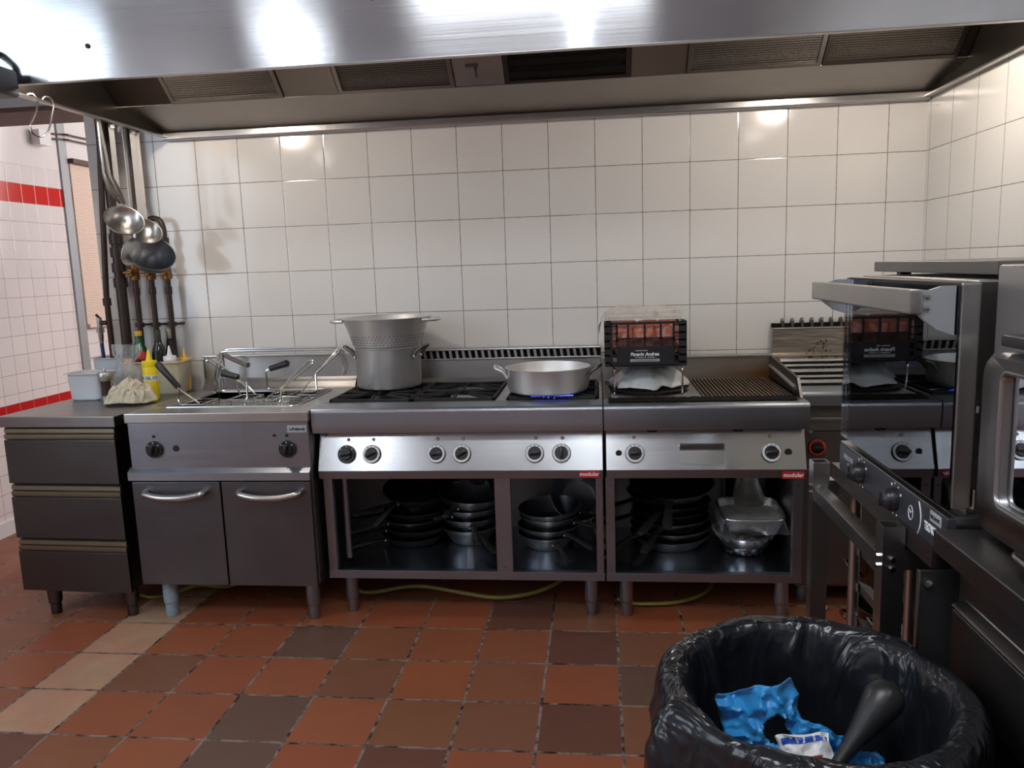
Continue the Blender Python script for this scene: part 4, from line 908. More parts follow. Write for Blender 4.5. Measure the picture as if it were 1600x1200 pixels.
# tall black stack on the left
X, Y = -.815, 3.245
for k, (dr, h, ha, mt, dx, lab) in enumerate([
    (.142, .042, 212, 'pan_black', -.01, 'black frying pan, lowest of the stack at the left of the cooker cupboard'),
    (.145, .042, 205, 'pan_black', .005, 'black frying pan, second from the bottom of the left stack'),
    (.138, .040, 218, 'pan_grey', -.005, 'grey frying pan, third from the bottom of the left stack'),
    (.140, .042, 208, 'pan_black', .0, 'black frying pan, third from the top of the left stack'),
    (.128, .060, 224, 'pan_grey', .012, 'deep grey pan, second from the top of the left stack'),
    (.155, .050, 242, 'pan_black', .02, 'wide black frying pan on top of the left stack, handle toward the front')]):
    fry_pan('frying_pan', lab, (X+dx, Y, SH+(0, .040, .078, .114, .152, .205)[k]), dr, h, .19 if k < 5 else .15, ha, mt, 'pan_black', tilt=(0, 0) if k < 5 else (12, 0), lift=-.05 if k < 5 else -.25)
# stack of saute pans in the middle
for k, (r, h, zz, ha, mt, lab) in enumerate([
    (.125, .075, 0, 300, 'pan_grey', 'round sided steel pan at the bottom of the middle stack, handle running right'),
    (.128, .075, .046, 285, 'pan_grey', 'round sided steel pan second from the bottom of the middle stack'),
    (.132, .070, .094, 235, 'pan_grey', 'stained steel pan third from the bottom of the middle stack'),
    (.148, .082, .140, 250, 'pan_grey', 'widest steel pan on top of the middle stack, open and shining')]):
    fry_pan('saute_pan', lab, (-.578+.004*k, 3.255, SH+zz), r, h, .17 if k < 2 else .09, ha, mt, tilt=(0, 0) if k < 3 else (4, 3), flare=.66, lift=-.1 if k != 2 else .1)
# right bay
for k, (r, h, zz, ha, mt, lab) in enumerate([
    (.125, .062, 0, 292, 'pan_grey', 'steel pan at the bottom of the right hand stack in the cooker cupboard'),
    (.130, .062, .036, 312, 'pan_grey', 'steel pan second from the bottom of the right hand stack'),
    (.128, .070, .072, 335, 'pan_grey', 'stained steel pan second from the top of the right hand stack'),
    (.135, .066, .108, 350, 'pan_grey', 'steel pan on top of the right hand stack in the cooker cupboard')]):
    fry_pan('saute_pan', lab, (-.235+.006*k, 3.20, SH+zz), r, h, .165 if k < 2 else .13, ha, mt, tilt=(0, 0) if k < 3 else (3, -3), flare=.7, lift=-.12)
fry_pan('wok', 'rounded steel pan leaning against the back of the right cooker bay', (-.10, 3.345, SH+.165), .125, .07, .12, 300, 'pan_grey', tilt=(58, 6), flare=.6, lift=.0)
fry_pan('dark_pan', 'dark pan standing behind the middle stack at the back of the cupboard', (-.62, 3.385, SH+.20), .15, .045, .05, 90, 'pan_black', 'pan_black', tilt=(76, 0))
# griddle cupboard stack
for k, (r, h, zz, ha, mt, dx, lab) in enumerate([
    (.165, .050, 0, 238, 'pan_grey', .0, 'pale steel frying pan at the bottom of the griddle stack, handle to the front'),
    (.170, .048, .040, 214, 'pan_grey', .005, 'pale steel frying pan second from the bottom of the griddle stack, handle to the left'),
    (.166, .048, .080, 250, 'pan_grey', .0, 'steel frying pan third from the bottom of the griddle stack'),
    (.158, .044, .120, 205, 'pan_black', .004, 'black frying pan in the middle of the griddle stack'),
    (.160, .044, .152, 246, 'potbrown', .012, 'browned frying pan third from the top of the griddle stack'),
    (.168, .048, .186, 212, 'pan_black', -.01, 'black frying pan second from the top of the griddle stack'),
    (.175, .055, .222, 262, 'pan_grey', .008, 'wide dark frying pan on top of the griddle stack')]):
    fry_pan('frying_pan', lab, (.285+dx, 3.235, SH+zz), r, h, .215 if k != 6 else .15, ha, mt, 'pan_black' if k > 2 else 'pan_in', tilt=(0, 0) if k < 6 else (10, 0), lift=-.30 if k in (0, 1, 6) else -.12, hw=.018)
# film covered bowl and foil tray, and a tall pot behind
bw = thing('mixing_bowl', 'round steel bowl wrapped in cling film under the foil tray', 'bowl', (.575, 3.13, SH))
m = MB(); m.lathe([(0, 0), (.042, 0), (.076, .018), (.105, .055), (.113, .086), (.117, .088), (.111, .086), (.101, .056), (.072, .022), (0, .005)], (.575, 3.13, SH), 48); m.build('bowl', M['chrome'], bw)
def cling(cx, cy, z0, z1, R0, R1, f, seed):
    def fn(u, v):
        a = 2*pi*u; k = noise.fractal(Vector((cos(a)*2+seed, sin(a)*2, v*3)), 1, 2, 4)
        r = (R0+(R1-R0)*v)*(1+.05*k)+.006*sin(a*f+5*v); return Vector((cx+r*cos(a), cy+r*sin(a), z0+(z1-z0)*v+.006*k))
    return fn
m = MB(); m.grid(cling(.575, 3.13, SH+.010, SH+.100, .066, .124, 17, 2), 90, 14, cu=True); m.build('cling_film', M['film_thin'], bw, angle=80)
ft = thing('foil_tray', 'rectangular foil tray of pale fat wrapped in cling film', 'tray', (.60, 3.14, SH+.105))
zt = SH+.105; x0, x1, y0, y1 = .478, .722, 3.03, 3.27; hh = .072
def foil(u, v):
    a = 2*pi*u; ca, sa = cos(a), sin(a); e = .35
    sx = math.copysign(abs(ca)**e, ca); sy = math.copysign(abs(sa)**e, sa); k = .80+.20*v+.004*sin(a*60)*(v < .9)
    return Vector(((x0+x1)/2+sx*(x1-x0)/2*k, (y0+y1)/2+sy*(y1-y0)/2*k, zt+hh*v+(0 if v < .99 else .0)))
m = MB(); m.grid(foil, 240, 8, cu=True)
ring = [foil(i/240, 0) for i in range(240)]; m.bm.faces.new([m.bm.verts.new(p) for p in ring]); m.build('foil_body', M['foil'], ft, angle=50)
m = MB(); m.tube([foil(i/120, 1.0)+Vector((0, 0, .001)) for i in range(120)], .0045, 8, closed=True); m.build('rolled_rim', M['foil'], ft)
m = MB(); m.bm.faces.new([m.bm.verts.new(foil(i/80, .6)) for i in range(80)]); m.build('pale_fat', M['sauce'], ft)
def filmtop(u, v):
    x = x0-.008+(x1-x0+.016)*u; y = y0-.008+(y1-y0+.016)*v; d = max(abs(u-.5), abs(v-.5))*2
    k = noise.fractal(Vector((u*5, v*5, 9)), 1, 2, 4); return Vector((x+.006*k, y+(.004*k if d < .9 else -.0), zt+hh+.003+.008*k-(.055*(d-.88)/.12 if d > .88 else .010*(1-d))))
m = MB(); m.grid(filmtop, 44, 44); m.build('cling_film', M['film_thin'], ft, angle=80)
for o in (ft,): o.rotation_euler = (rad(5), 0, 0)
pt, _ = open_pot('tall_pot', 'tall shiny steel pot at the back right of the griddle cupboard', 'pot', (.62, 3.33, SH), .095, .095, .33, 'chrome')

# ================================================================ HOSES ON THE FLOOR
def hose(label, pts, r=.009): m = MB(); m.tube(fillet(pts, .12, 6), r, 8); return tag(m.build('gas_hose', M['hose'], None), label, 'hose', 'yellow gas hoses under the line')
hose('yellow gas hose curving under the six burner cooker', [(-1.12, 3.30, .012), (-1.04, 3.04, .012), (-.80, 3.12, .035), (-.62, 3.08, .022), (-.43, 3.02, .018), (-.27, 3.06, .03), (-.15, 3.12, .07), (-.10, 3.25, .16)])
hose('yellow gas hose lying under the griddle', [(.06, 3.05, .012), (.12, 3.0, .014), (.30, 3.01, .016), (.43, 3.10, .02), (.50, 3.3, .04), (.52, 3.4, .16)], .008)
hose('yellow gas hose on the pale floor tiles between the drawer unit and the fryer', [(-2.0, 3.02, .012), (-1.93, 2.99, .012), (-1.86, 3.04, .012), (-1.80, 3.12, .02), (-1.60, 3.06, .035), (-1.50, 3.12, .10), (-1.48, 3.2, .16)], .008)

lump('scrap', (.845, 3.0, .0125), .022, 'white_pl', None, 31, .2, (1.3, .9, .5), sub=3).name = 'plastic_scrap'
tag(bpy.data.objects['plastic_scrap'], 'small white plastic scrap on the floor below the spotted grill unit', 'scrap')

# ================================================================ THINGS ON THE LEFT WORKTOP
WT = .8505
def tub(label, c, r0, r1, h, lid=False, fill=0.0):
    t = thing('plastic_tub', label, 'tub', c, 'white tubs on the left worktop'); e = .55
    def ring(r, z, ry=.8):
        return [Vector((c[0]+r*math.copysign(abs(cos(a))**e, cos(a)), c[1]+r*ry*math.copysign(abs(sin(a))**e, sin(a)), c[2]+z)) for a in [2*pi*k/56 for k in range(56)]]
    m = MB(); lv = [(r0*.9, 0), (r0, .006), (r0+(r1-r0)*.75, h*.72), (r0+(r1-r0)*.78, h*.74), (r1*.97, h*.98), (r1*1.14, h), (r1*1.15, h+.003), (r1*.96, h+.002), (r0+(r1-r0)*.72, h*.7), (r0*.96, .012)]
    R = [[m.bm.verts.new(p) for p in ring(*q)] for q in lv]
    for A, B in zip(R, R[1:]):
        for k in range(56): m.bm.faces.new((A[k], A[(k+1) % 56], B[(k+1) % 56], B[k]))
    m.bm.faces.new(R[0]); m.bm.faces.new(R[-1]); m.build('tub_body', M['tub'], t)
    return t
tub('white plastic tub nearest the left edge of the worktop', (-2.262, 3.225, WT), .078, .088, .118)
tub('taller white plastic tub standing behind the first, near the wall end', (-2.272, 3.425, WT), .075, .086, .165)
pm = thing('pepper_mill', 'steel and dark wood pepper mill between the white tub and the cloth', 'pepper mill', (-2.152, 3.16, WT))
m = MB(); m.lathe([(0, 0), (.025, 0), (.025, .022), (.023, .024), (0, .024)], (-2.152, 3.16, WT), 28); m.build('base', M['steel_v'], pm)
m = MB(); m.lathe([(.0, .024), (.022, .024), (.020, .05), (.021, .088), (.0, .088)], (-2.152, 3.16, WT), 28); m.build('body', M['wood'], pm)
m = MB(); m.lathe([(.0, .089), (.029, .089), (.030, .092), (.030, .122), (.028, .126), (0, .126)], (-2.152, 3.16, WT), 28); m.build('cap', M['steel_v'], pm)
m = MB(); m.lathe([(0, .126), (.006, .126), (.006, .142), (.0045, .145), (0, .145)], (-2.152, 3.16, WT), 14); m.build('knob', M['steel_v'], pm)
def clothf(u, v):
    a = 2*pi*u; R = 1+.12*sin(2*a+1)+.07*sin(5*a)+.03*sin(11*a)
    q = Vector((cos(a)*v, sin(a)*v, 0)); w = q+Vector((noise.noise(q*2.1+Vector((3, 1, 2))), noise.noise(q*2.1+Vector((7, 4, 9))), 0))*.55
    f1 = 1-2*abs(noise.noise((w.x*2.6, w.y*2.6, 1.3))); f2 = math.sqrt(max(0, 1-1.8*abs(noise.noise((w.x*4.5+4, w.y*4.5, 5.1)))))
    base = .085*max(0, 1-v**1.5)*(1+.35*noise.noise((cos(a), sin(a), 4))) + .030*math.exp(-((v-.80)/.15)**2)*(.7+.5*sin(3*a))
    fade = min(1, (1-v)*6+.15)
    return Vector((-1.992+.098*R*v*cos(a)+.016*f1*fade, 3.075+.078*R*v*sin(a)-.012*f2*fade, max(WT+.002, WT+.006+base+(.019*(f1-.3)+.007*(f2-.3))*fade)))
m = MB(); m.grid(clothf, 200, 64, cu=True)
tag(m.build('kitchen_cloth', M['cloth'], None, angle=80, solid=.002), 'crumpled cream cloth in a heap at the worktop corner', 'cloth')
def squeeze(name, label, c, r, h, mat, nozzle, group='squeeze bottles'):
    t = thing(name, label, 'bottle', c, group)
    m = MB(); m.lathe([(0, 0), (r*.93, 0), (r, .006), (r, h*.80), (r*.97, h*.815), (r*.9, h*.83), (0, h*.83)], c, 36); b = m.build('body', M[mat], t)
    m = MB(); m.lathe([(0, h*.83), (r*1.02, h*.83), (r*1.02, h*.94), (r*.95, h*.955), (r*.45, h*.965), (r*.40, h*1.02), (0, h*1.02)], c, 36); m.build('cap', M[nozzle], t)
    m = MB(); m.lathe([(0, h*1.02), (r*.36, h*1.02), (r*.12, h*1.22), (.0015, h*1.235), (0, h*1.235)], c, 18); m.build('nozzle', M[nozzle], t); return t, b
sq, b = squeeze('squeeze_bottle', 'yellow squeeze bottle with a white strip of black letters, beside the cloth', (-1.955, 3.185, WT), .031, .178, 'yellow', 'yellow')
m = MB(); m.lathe([(.0312, .083), (.0316, .083), (.0316, .108), (.0312, .108)], (-1.955, 3.185, WT), 36, closed=True); lb = m.build('label_strip', M['wrap_white'], sq)
def curved(body, c, r, z, a0, size, mat, parent, step):
    for k, ch in enumerate(body):
        if ch == ' ': continue
        o = text(ch, size, M[mat], parent, (0, 0, 0), name='letter', bold=.0004)
        a = rad(a0+step*k); R = Matrix.Translation(Vector(c)+Vector((r*sin(a), -r*cos(a), z))) @ Matrix.Rotation(a, 4, 'Z')
        off = parent.parent.location
        for v in o.data.vertices: v.co = (R @ (v.co+off)) - off
curved('IO OLIO', (-1.955, 3.185, WT), .0318, .0955, -62, .019, 'dark_print', lb, 22)
# frosted container with bottles
gx0, gx1, gy0, gy1, gz = -2.17, -1.89, 3.30, 3.45, .152
gc = thing('food_container', 'frosted tan plastic container holding sauce bottles against the wall', 'container', ((gx0+gx1)/2, (gy0+gy1)/2, WT))
m = MB()
def rr(ins, z): return fillet([(gx0+ins, gy0+ins, z), (gx1-ins, gy0+ins, z), (gx1-ins, gy1-ins, z), (gx0+ins, gy1-ins, z), (gx0+ins, gy0+ins, z)], .028, 5)[1:-1] and [Vector(p) for p in ((gx0+ins+.02, gy0+ins, z), (gx1-ins-.02, gy0+ins, z), (gx1-ins-.006, gy0+ins+.006, z), (gx1-ins, gy0+ins+.02, z), (gx1-ins, gy1-ins-.02, z), (gx1-ins-.006, gy1-ins-.006, z), (gx1-ins-.02, gy1-ins, z), (gx0+ins+.02, gy1-ins, z), (gx0+ins+.006, gy1-ins-.006, z), (gx0+ins, gy1-ins-.02, z), (gx0+ins, gy0+ins+.02, z), (gx0+ins+.006, gy0+ins+.006, z))]
lv = [(.016, 0), (.010, .008), (.002, gz-.012), (-.008, gz-.008), (-.008, gz), (.004, gz-.002), (.013, .010)]
R = [[m.bm.verts.new(p) for p in rr(a, WT+z)] for a, z in lv]
for A, B in zip(R, R[1:]):
    for k in range(12): m.bm.faces.new((A[k], A[(k+1) % 12], B[(k+1) % 12], B[k]))
m.bm.faces.new(R[0]); m.bm.faces.new(R[-1]); m.build('container_body', M['tan_pl'], gc)
def bottle(label, c, prof, mat, cap, capz, seg=28, lab=None):
    t = thing('bottle', label, 'bottle', c, 'bottles in the frosted container'); m = MB(); m.lathe(prof, c, seg); b = m.build('body', M[mat], t)
    m = MB(); m.lathe([(0, capz[0]), (capz[2], capz[0]), (capz[2], capz[1]), (capz[2]*.9, capz[1]+.003), (0, capz[1]+.003)], c, 22); m.build('cap', M[cap], t)
    if lab: m = MB(); m.lathe([(lab[0], lab[1]), (lab[0]+.0006, lab[1]), (lab[0]+.0006, lab[2]), (lab[0], lab[2])], c, seg, closed=True); m.build('label', M[lab[3]], t)
    return t
B0 = WT+.011
bottle('green glass bottle with a gold cap in the container', (-2.118, 3.385, B0), [(0, 0), (.034, 0), (.035, .005), (.035, .165), (.030, .195), (.0165, .225), (.0145, .255), (0, .255)], 'glass_green', 'orange_y', (.253, .273, .0165), lab=(.0352, .09, .155, 'red'))
bottle('tall dark bottle with a long black neck in the container', (-2.018, 3.375, B0), [(0, 0), (.030, 0), (.031, .005), (.031, .165), (.026, .195), (.0135, .225), (.013, .26), (0, .26)], 'glass_black', 'black', (.215, .276, .0145))
bottle('tall dark bottle with a pale gold cap behind the black necked one', (-1.993, 3.428, B0), [(0, 0), (.020, 0), (.02, .17), (.014, .21), (.0115, .25), (0, .25)], 'glass_black', 'chan', (.235, .278, .0125))
bottle('short dark jar with an orange striped lid in the container', (-2.05, 3.428, B0), [(0, 0), (.020, 0), (.021, .19), (.0165, .20), (0, .20)], 'glass_black', 'brass', (.198, .226, .0165))
bottle('small bottle with an orange label beside the green bottle', (-2.142, 3.33, B0), [(0, 0), (.018, 0), (.018, .155), (.014, .172), (0, .172)], 'glass_black', 'black', (.17, .185, .012), lab=(.0182, .125, .155, 'orange_y'))
bottle('small bottle with a bright red lid next to the green bottle', (-2.075, 3.332, B0), [(0, 0), (.017, 0), (.018, .15), (0, .15)], 'glass_black', 'red', (.15, .182, .0185))
squeeze('squeeze_bottle', 'white tipped squeeze bottle in the container', (-1.955, 3.352, B0), .028, .168, 'white_pl', 'white_pl')
squeeze('squeeze_bottle', 'amber squeeze bottle at the right end of the container', (-1.917, 3.41, B0), .021, .152, 'orange_y', 'orange_y')
def pbag(u, v):
    a = 2*pi*u; k = noise.fractal(Vector((cos(a)*1.6, sin(a)*1.6, v*2.6)), 1, 2, 4); k2 = noise.noise((cos(a)*4, sin(a)*4, v*7))
    r = .052*(1-.42*math.exp(-((v-.62)/.12)**2)) + .022*k + .006*k2
    return Vector((-2.115+.015*v+r*cos(a)*1.05, 3.255+r*.62*sin(a), WT+.003+.232*v+.010*k*v))
m = MB(); m.grid(pbag, 72, 44, cu=True); tag(m.build('plastic_bag', M['film'], None, angle=80), 'crinkled clear plastic bag standing behind the pepper mill', 'bag')
m = MB(); m.box(-1.805, -1.80, 3.452, 3.475, ZT, ZT+.13, .001); m.box(-1.86, -1.808, 3.47, 3.485, ZT, ZT+.13, .002)
tag(m.build('end_bracket', M['dark_steel'], None), 'small dark steel bracket at the rear left corner of the fryer', 'bracket')
# ================================================================ OVEN ON ITS STAND (right)
OX, OY0, OY1 = .600, 1.385, 1.995
ov = thing('convection_oven', 'countertop convection oven with a glass drop door and two black knobs', 'oven', (.95, 1.69, .845))
m = MB(); m.box(.64, 1.30, OY0+.02, OY1-.005, .915, .925); m.box(.64, 1.30, OY0+.02, OY1-.005, 1.30, 1.325, .003); m.box(.64, 1.30, OY0+.02, OY0+.055, .925, 1.30); m.box(.64, 1.30, OY1-.045, OY1-.005, .925, 1.30); m.box(1.15, 1.30, OY0+.055, OY1-.045, .925, 1.30)
m.box(.615, 1.30, OY0+.005, OY1-.002, .848, .915, .002); m.build('casing', M['steel_v'], ov)
m = MB(); m.box(.645, 1.149, OY0+.056, OY0+.060, .926, 1.299); m.box(.645, 1.149, OY1-.050, OY1-.046, .926, 1.299); m.box(1.145, 1.149, OY0+.06, OY1-.05, .926, 1.299); m.box(.645, 1.149, OY0+.06, OY1-.05, .926, .929); m.box(.645, 1.149, OY0+.06, OY1-.05, 1.296, 1.299)
cv = m.build('cavity_lining', M['steel_y'], ov)
m = MB(); m.lathe([(.0, 0), (.10, 0), (.105, -.006), (.105, -.012), (0, -.012)], (1.14, 1.69, 1.11), 32, Matrix.Rotation(pi/2, 4, 'Y')); m.build('fan_cover', M['black_matt'], cv)
pn = MB().box(OX, .618, OY0, OY1, .842, .910, .002).build('control_panel', M['charcoal'], ov, label='charcoal control strip with white markings')
MB().box(OX+.002, .66, OY0, OY1, .910, .914, .001).build('panel_top_strip', M['steel_y'], ov)
def oknob(y, z):
    R = Matrix.Translation((OX, y, z)) @ Matrix.Rotation(-pi/2, 4, 'Y'); r = .024
    m = MB(); m.lathe([(0, 0), (r, 0), (r, .010), (r*.93, .014), (0, .014)], (0, 0, 0), 32, R); o = m.build('knob', M['black'], ov)
    m = MB(); m.lathe([(0, .012), (r*.9, .012), (r*.86, .020), (r*.6, .027), (0, .030)], (0, 0, 0), 28, R); b = MB(); b.box(-r*.08, r*.08, -r*.60, r*.60, .020, .0325, .002); m.add(b.bm, R @ Matrix.Rotation(pi/2, 4, 'Z')); m.build('grip', M['black'], o)
    m = MB()
    for k in range(9):
        a = rad(-60+36*k*.9); c = R @ Vector((r*1.38*cos(a), r*1.38*sin(a), .0)); m.cyl(c, c+Vector((-.0006, 0, 0)), .0022 if k % 3 else .0032, seg=8)
    m.build('scale_marks', M['white_print'], pn)
oknob(1.828, .876); oknob(1.622, .876)
text('NERONE', .0175, M['grey_print'], pn, (OX-.0006, 1.925, .884), face='-x', width=1.0); text('mid', .006, M['grey_print'], pn, (OX-.0006, 1.925, .871), face='-x')
text('TECNOEKA', .022, M['white_print'], pn, (OX-.0006, 1.474, .872), face='-x', align='LEFT', bold=.0006, width=.62)
m = MB(); m.tube([Vector((OX-.0004, 1.497-.016*sin(pi*k/10)*0+.012*((k-5)/5)**2-.006, .845+.063*k/10)) for k in range(11)], .0012, 6); m.build('curved_line', M['white_print'], pn)
m = MB(); m.tube([Vector((OX-.0004, 1.540+.011*cos(2*pi*k/20), .874+.014*sin(2*pi*k/20))) for k in range(20)], .0008, 5, closed=True); m.tube([(OX-.0004, 1.546, .880), (OX-.0004, 1.540, .873), (OX-.0004, 1.534, .879)], .0007, 5); m.build('clock_mark', M['white_print'], pn)
lp = MB().box(OX-.001, OX+.001, 1.405, 1.452, .888, .9085, .002).build('small_plate', M['grey_print'], pn)
text('TECNOX', .0095, M['dark_print'], lp, (OX-.0016, 1.4285, .898), face='-x')
# door: glass leaf between steel side caps
dr = MB().box(OX+.004, OX+.036, OY0-.005, OY0+.005, .932, 1.322, .003).build('door', M['steel_v'], ov)
m = MB(); m.box(OX+.004, OX+.036, OY1-.010, OY1, .932, 1.322, .003); m.box(OX+.010, OX+.034, OY0+.005, OY1-.010, .932, .94); m.box(OX+.010, OX+.034, OY0+.005, OY1-.010, 1.312, 1.322); m.build('door_frame', M['dark_steel'], dr)
MB().box(OX, OX+.004, OY0-.002, OY1, .930, 1.318).build('outer_glass', M['oven_glass'], dr)
m = MB()
for q in ((OY0+.005, OY0+.05), (OY1-.05, OY1-.01)): m.box(OX+.0045, OX+.006, q[0], q[1], .935, 1.315)
m.box(OX+.0045, OX+.006, OY0+.05, OY1-.05, .935, .955); m.build('glass_border', M['black_matt'], dr)
MB().box(.520, .542, OY0-.005, OY1-.005, 1.272, 1.314, .004).build('handle_bar', M['steel_y'], dr)
for y in (OY0+.004, OY1-.020):
    m = MB(); m.prism([(.540, 1.314), (.540, 1.27), (.548, 1.262), (.570, 1.245), (.598, 1.235), (.598, 1.318), (.575, 1.318), (.556, 1.312)], 'y', y, y+.010); b = m.build('handle_bracket', M['post'], dr)
    m = MB()
    for zz in (1.302, 1.282): m.lathe([(0, .003), (.005, .002), (.0055, 0)], (.551, y, zz), 12, Matrix.Rotation(pi/2, 4, 'X'))
    m.build('screw', M['chrome'], b)
m = MB(); m.tube([(.645, OY0+.006, .93), (.645, OY0+.006, .965)], .006, 10); m.tube([(.645, OY0+.01, 1.1), (.645, OY0+.01, 1.112)], .006, 8); m.build('hinge', M['chrome'], ov)
for nm, y in (('left', OY1-.075), ('right', OY0+.09)):
    m = MB()
    for x in (.70, 1.06): m.tube([(x, y, .945), (x, y, 1.285)], .0036, 6)
    for k in range(4):
        z = .985+.075*k
        for dz in (0, .018): m.tube([(.68, y, z+dz), (1.08, y, z+dz)], .003, 6)
    m.build('rack_guide', M['chrome'], ov)
for k, z in enumerate((1.152,)):
    t = thing('oven_shelf', 'chrome wire shelf inside the oven', 'shelf', (.9, 1.69, z))
    m = MB(); m.tube([(.68, OY0+.085, z), (1.10, OY0+.085, z), (1.10, OY1-.07, z), (.68, OY1-.07, z)], .003, 6, closed=True)
    for j in range(22): y = OY0+.10+j*.021; m.tube([(.68, y, z+.003), (1.10, y, z+.003)], .0016, 5)
    m.build('wire_grid', M['chrome'], t)
fb = thing('oven_vent_box', 'flat steel box lying on top of the oven', 'box', (.95, 1.73, 1.326))
MB().box(.682, 1.25, 1.435, 2.04, 1.333, 1.357, .002).build('box_body', M['counter'], fb); m = MB()
for x, y in ((.72, 1.47), (.72, 1.95), (1.2, 1.47), (1.2, 1.95)): m.box(x-.012, x+.012, y-.012, y+.012, 1.326, 1.334)
m.build('foot', M['black'], fb)

sd = thing('oven_stand', 'square tube steel stand with tray runners beneath the convection oven', 'stand', (.9, 1.82, 0))
LZ = .838
def post(x, y, z1=LZ, w=.042):
    m = MB(); t = .003; m.box(x, x+t, y, y+w, .02, z1); m.box(x+w-t, x+w, y, y+w, .02, z1); m.box(x+t, x+w-t, y, y+t, .02, z1); m.box(x+t, x+w-t, y+w-t, y+w, .02, z1); p = m.build('leg', M['steel_v'], sd)
    m = MB(); m.cyl((x+w/2, y+w/2, 0), (x+w/2, y+w/2, .022), .016, seg=14); m.build('foot', M['black'], p); return p
p1 = post(.556, 2.066); p2 = post(.556, 1.555); post(1.17, 2.066); post(1.17, 1.555)
m = MB(); m.box(.560, .594, 1.597, 2.066, .735, .770, .001); m.build('side_rail', M['steel_y'], sd); m = MB(); m.box(1.174, 1.208, 1.597, 2.066, .735, .770, .001); m.build('side_rail', M['steel_y'], sd)
m = MB(); m.box(.598, 1.17, 2.07, 2.104, .748, .79, .001); m.build('cross_rail', M['steel'], sd); m = MB(); m.box(.598, 1.17, 1.559, 1.593, .748, .79, .001); m.build('cross_rail', M['steel'], sd)
m = MB(); m.box(.60, 1.25, 1.60, 2.062, .800, .8405, .002); m.box(.60, .64, 1.44, 1.60, .80, .8405, .001); m.box(1.2, 1.25, 1.44, 1.60, .80, .8405, .001); m.build('top_shelf', M['dark_steel'], sd)
for p, y in ((p1, 2.066), (p2, 1.555)):
    m = MB()
    for zz in (.772, .752): m.cyl((.557, y+.021, zz), (.550, y+.021, zz), .0055, seg=6); m.cyl((.575, y+.001, zz), (.575, y-.006, zz), .0055, seg=6)
    m.build('bolt', M['chrome'], p)
for (x, y) in ((.655, 2.03), (.655, 1.66), (1.10, 2.03), (1.10, 1.66)):
    m = MB(); m.tube([(x, y, .03), (x, y, .80)], .014, 12); m.build('guide_upright', M['steel_v'], sd)
for k in range(5):
    z = .20+.10*k
    for x in (.655, 1.10):
        s = 1 if x < .9 else -1; m = MB(); m.prism([(x+s*.014, z), (x+s*.016, z), (x+s*.016, z+.002), (x+s*.05, z+.002), (x+s*.05, z+.004), (x+s*.014, z+.022)], 'y', 1.60, 2.05); m.build('tray_runner', M['steel_y'], sd)
for k, z, lab in ((0, .606, 'dark baking tray on the topmost runners of the oven stand'), (1, .406, 'dark baking tray in the middle of the oven stand'), (3, .206, 'dark baking tray on the lowest runners of the oven stand')):
    t = thing('baking_tray', lab, 'tray', (.88, 1.83, z), 'baking trays in the oven stand')
    m = MB(); m.box(.69, 1.07, 1.63, 2.02, z, z+.002)
    for q in ((.69, .693, 1.63, 2.02), (1.067, 1.07, 1.63, 2.02), (.69, 1.07, 1.63, 1.633), (.69, 1.07, 2.017, 2.02)): m.box(q[0], q[1], q[2], q[3], z, z+.022)
    m.build('tray_body', M['potbrown'], t); m = MB(); m.tube([(.69, 1.63, z+.023), (1.07, 1.63, z+.023), (1.07, 2.02, z+.023), (.69, 2.02, z+.023)], .003, 6, closed=True); m.build('rim', M['steel'], t)
for k, (z, r, lab) in enumerate(((.025, .115, 'stained steel pot, lowest of the three behind the oven stand'), (.185, .11, 'stained steel pot in the middle of the three behind the oven stand'), (.345, .105, 'stained steel pot, topmost of the three behind the oven stand'))):
    t, b = open_pot('stored_pot', lab, 'pot', (.86, 2.285, z), r-.012, r, .16, 'potbrown', group='pots piled behind the oven stand')
    m = MB(); m.tube(loop_handle(Vector((.86, 2.285, z+.115))+Vector((-.9, .1, 0)).normalized()*r, Vector((-.9, .1, 0)), .04, .03, .006, .3), .005, 8); m.build('handle', M['potbrown'], t)
sk = thing('dark_gap_plate', 'upright with a bright edge and a black sheet for the dark gap between the oven stand and the counter', 'metal plate', (.60, 1.40, 0))
MB().box(.566, .634, 1.398, 1.404, 0, .812, .001).build('panel', M['black_matt'], sk)  # black sheet added where the gap beside the upright falls dark
MB().box(.562, .566, 1.396, 1.406, 0, .812, .001).build('bright_edge', M['steel_v'], sk)
m = MB(); m.cyl((.578, 1.399, .79), (.578, 1.392, .79), .007, seg=12); m.build('bolt', M['chrome'], sk)

# ================================================================ COUNTER AND SECOND OVEN (right edge)
cn = thing('steel_counter', 'stainless worktop counter with a drawer at the right edge of the photo', 'counter', (.97, .9, 0))
MB().box(.575, 1.36, .35, 1.377, .858, .898, .003).build('worktop', M['counter'], cn)
m = MB(); m.box(.632, 1.355, .36, 1.352, .10, .857); m.build('carcass', M['dark_steel'], cn)
MB().box(.612, .632, .36, 1.352, .79, .857, .002).build('top_rail', M['dark_steel'], cn)
d = MB().box(.600, .632, .37, 1.350, .635, .764, .003).build('drawer_front', M['dark_steel'], cn)
m = MB(); m.prism([(.632, .766), (.606, .764), (.600, .770), (.604, .774), (.622, .778), (.628, .788), (.632, .79)], 'y', .37, 1.350); m.build('recessed_handle', M['steel_y'], d)
MB().box(.618, .632, .37, 1.350, .11, .628, .003).build('lower_door', M['dark_steel'], cn)
for x, y in ((.68, 1.29), (1.3, 1.29), (.68, .45), (1.3, .45)): leg(cn, x, y, .11)

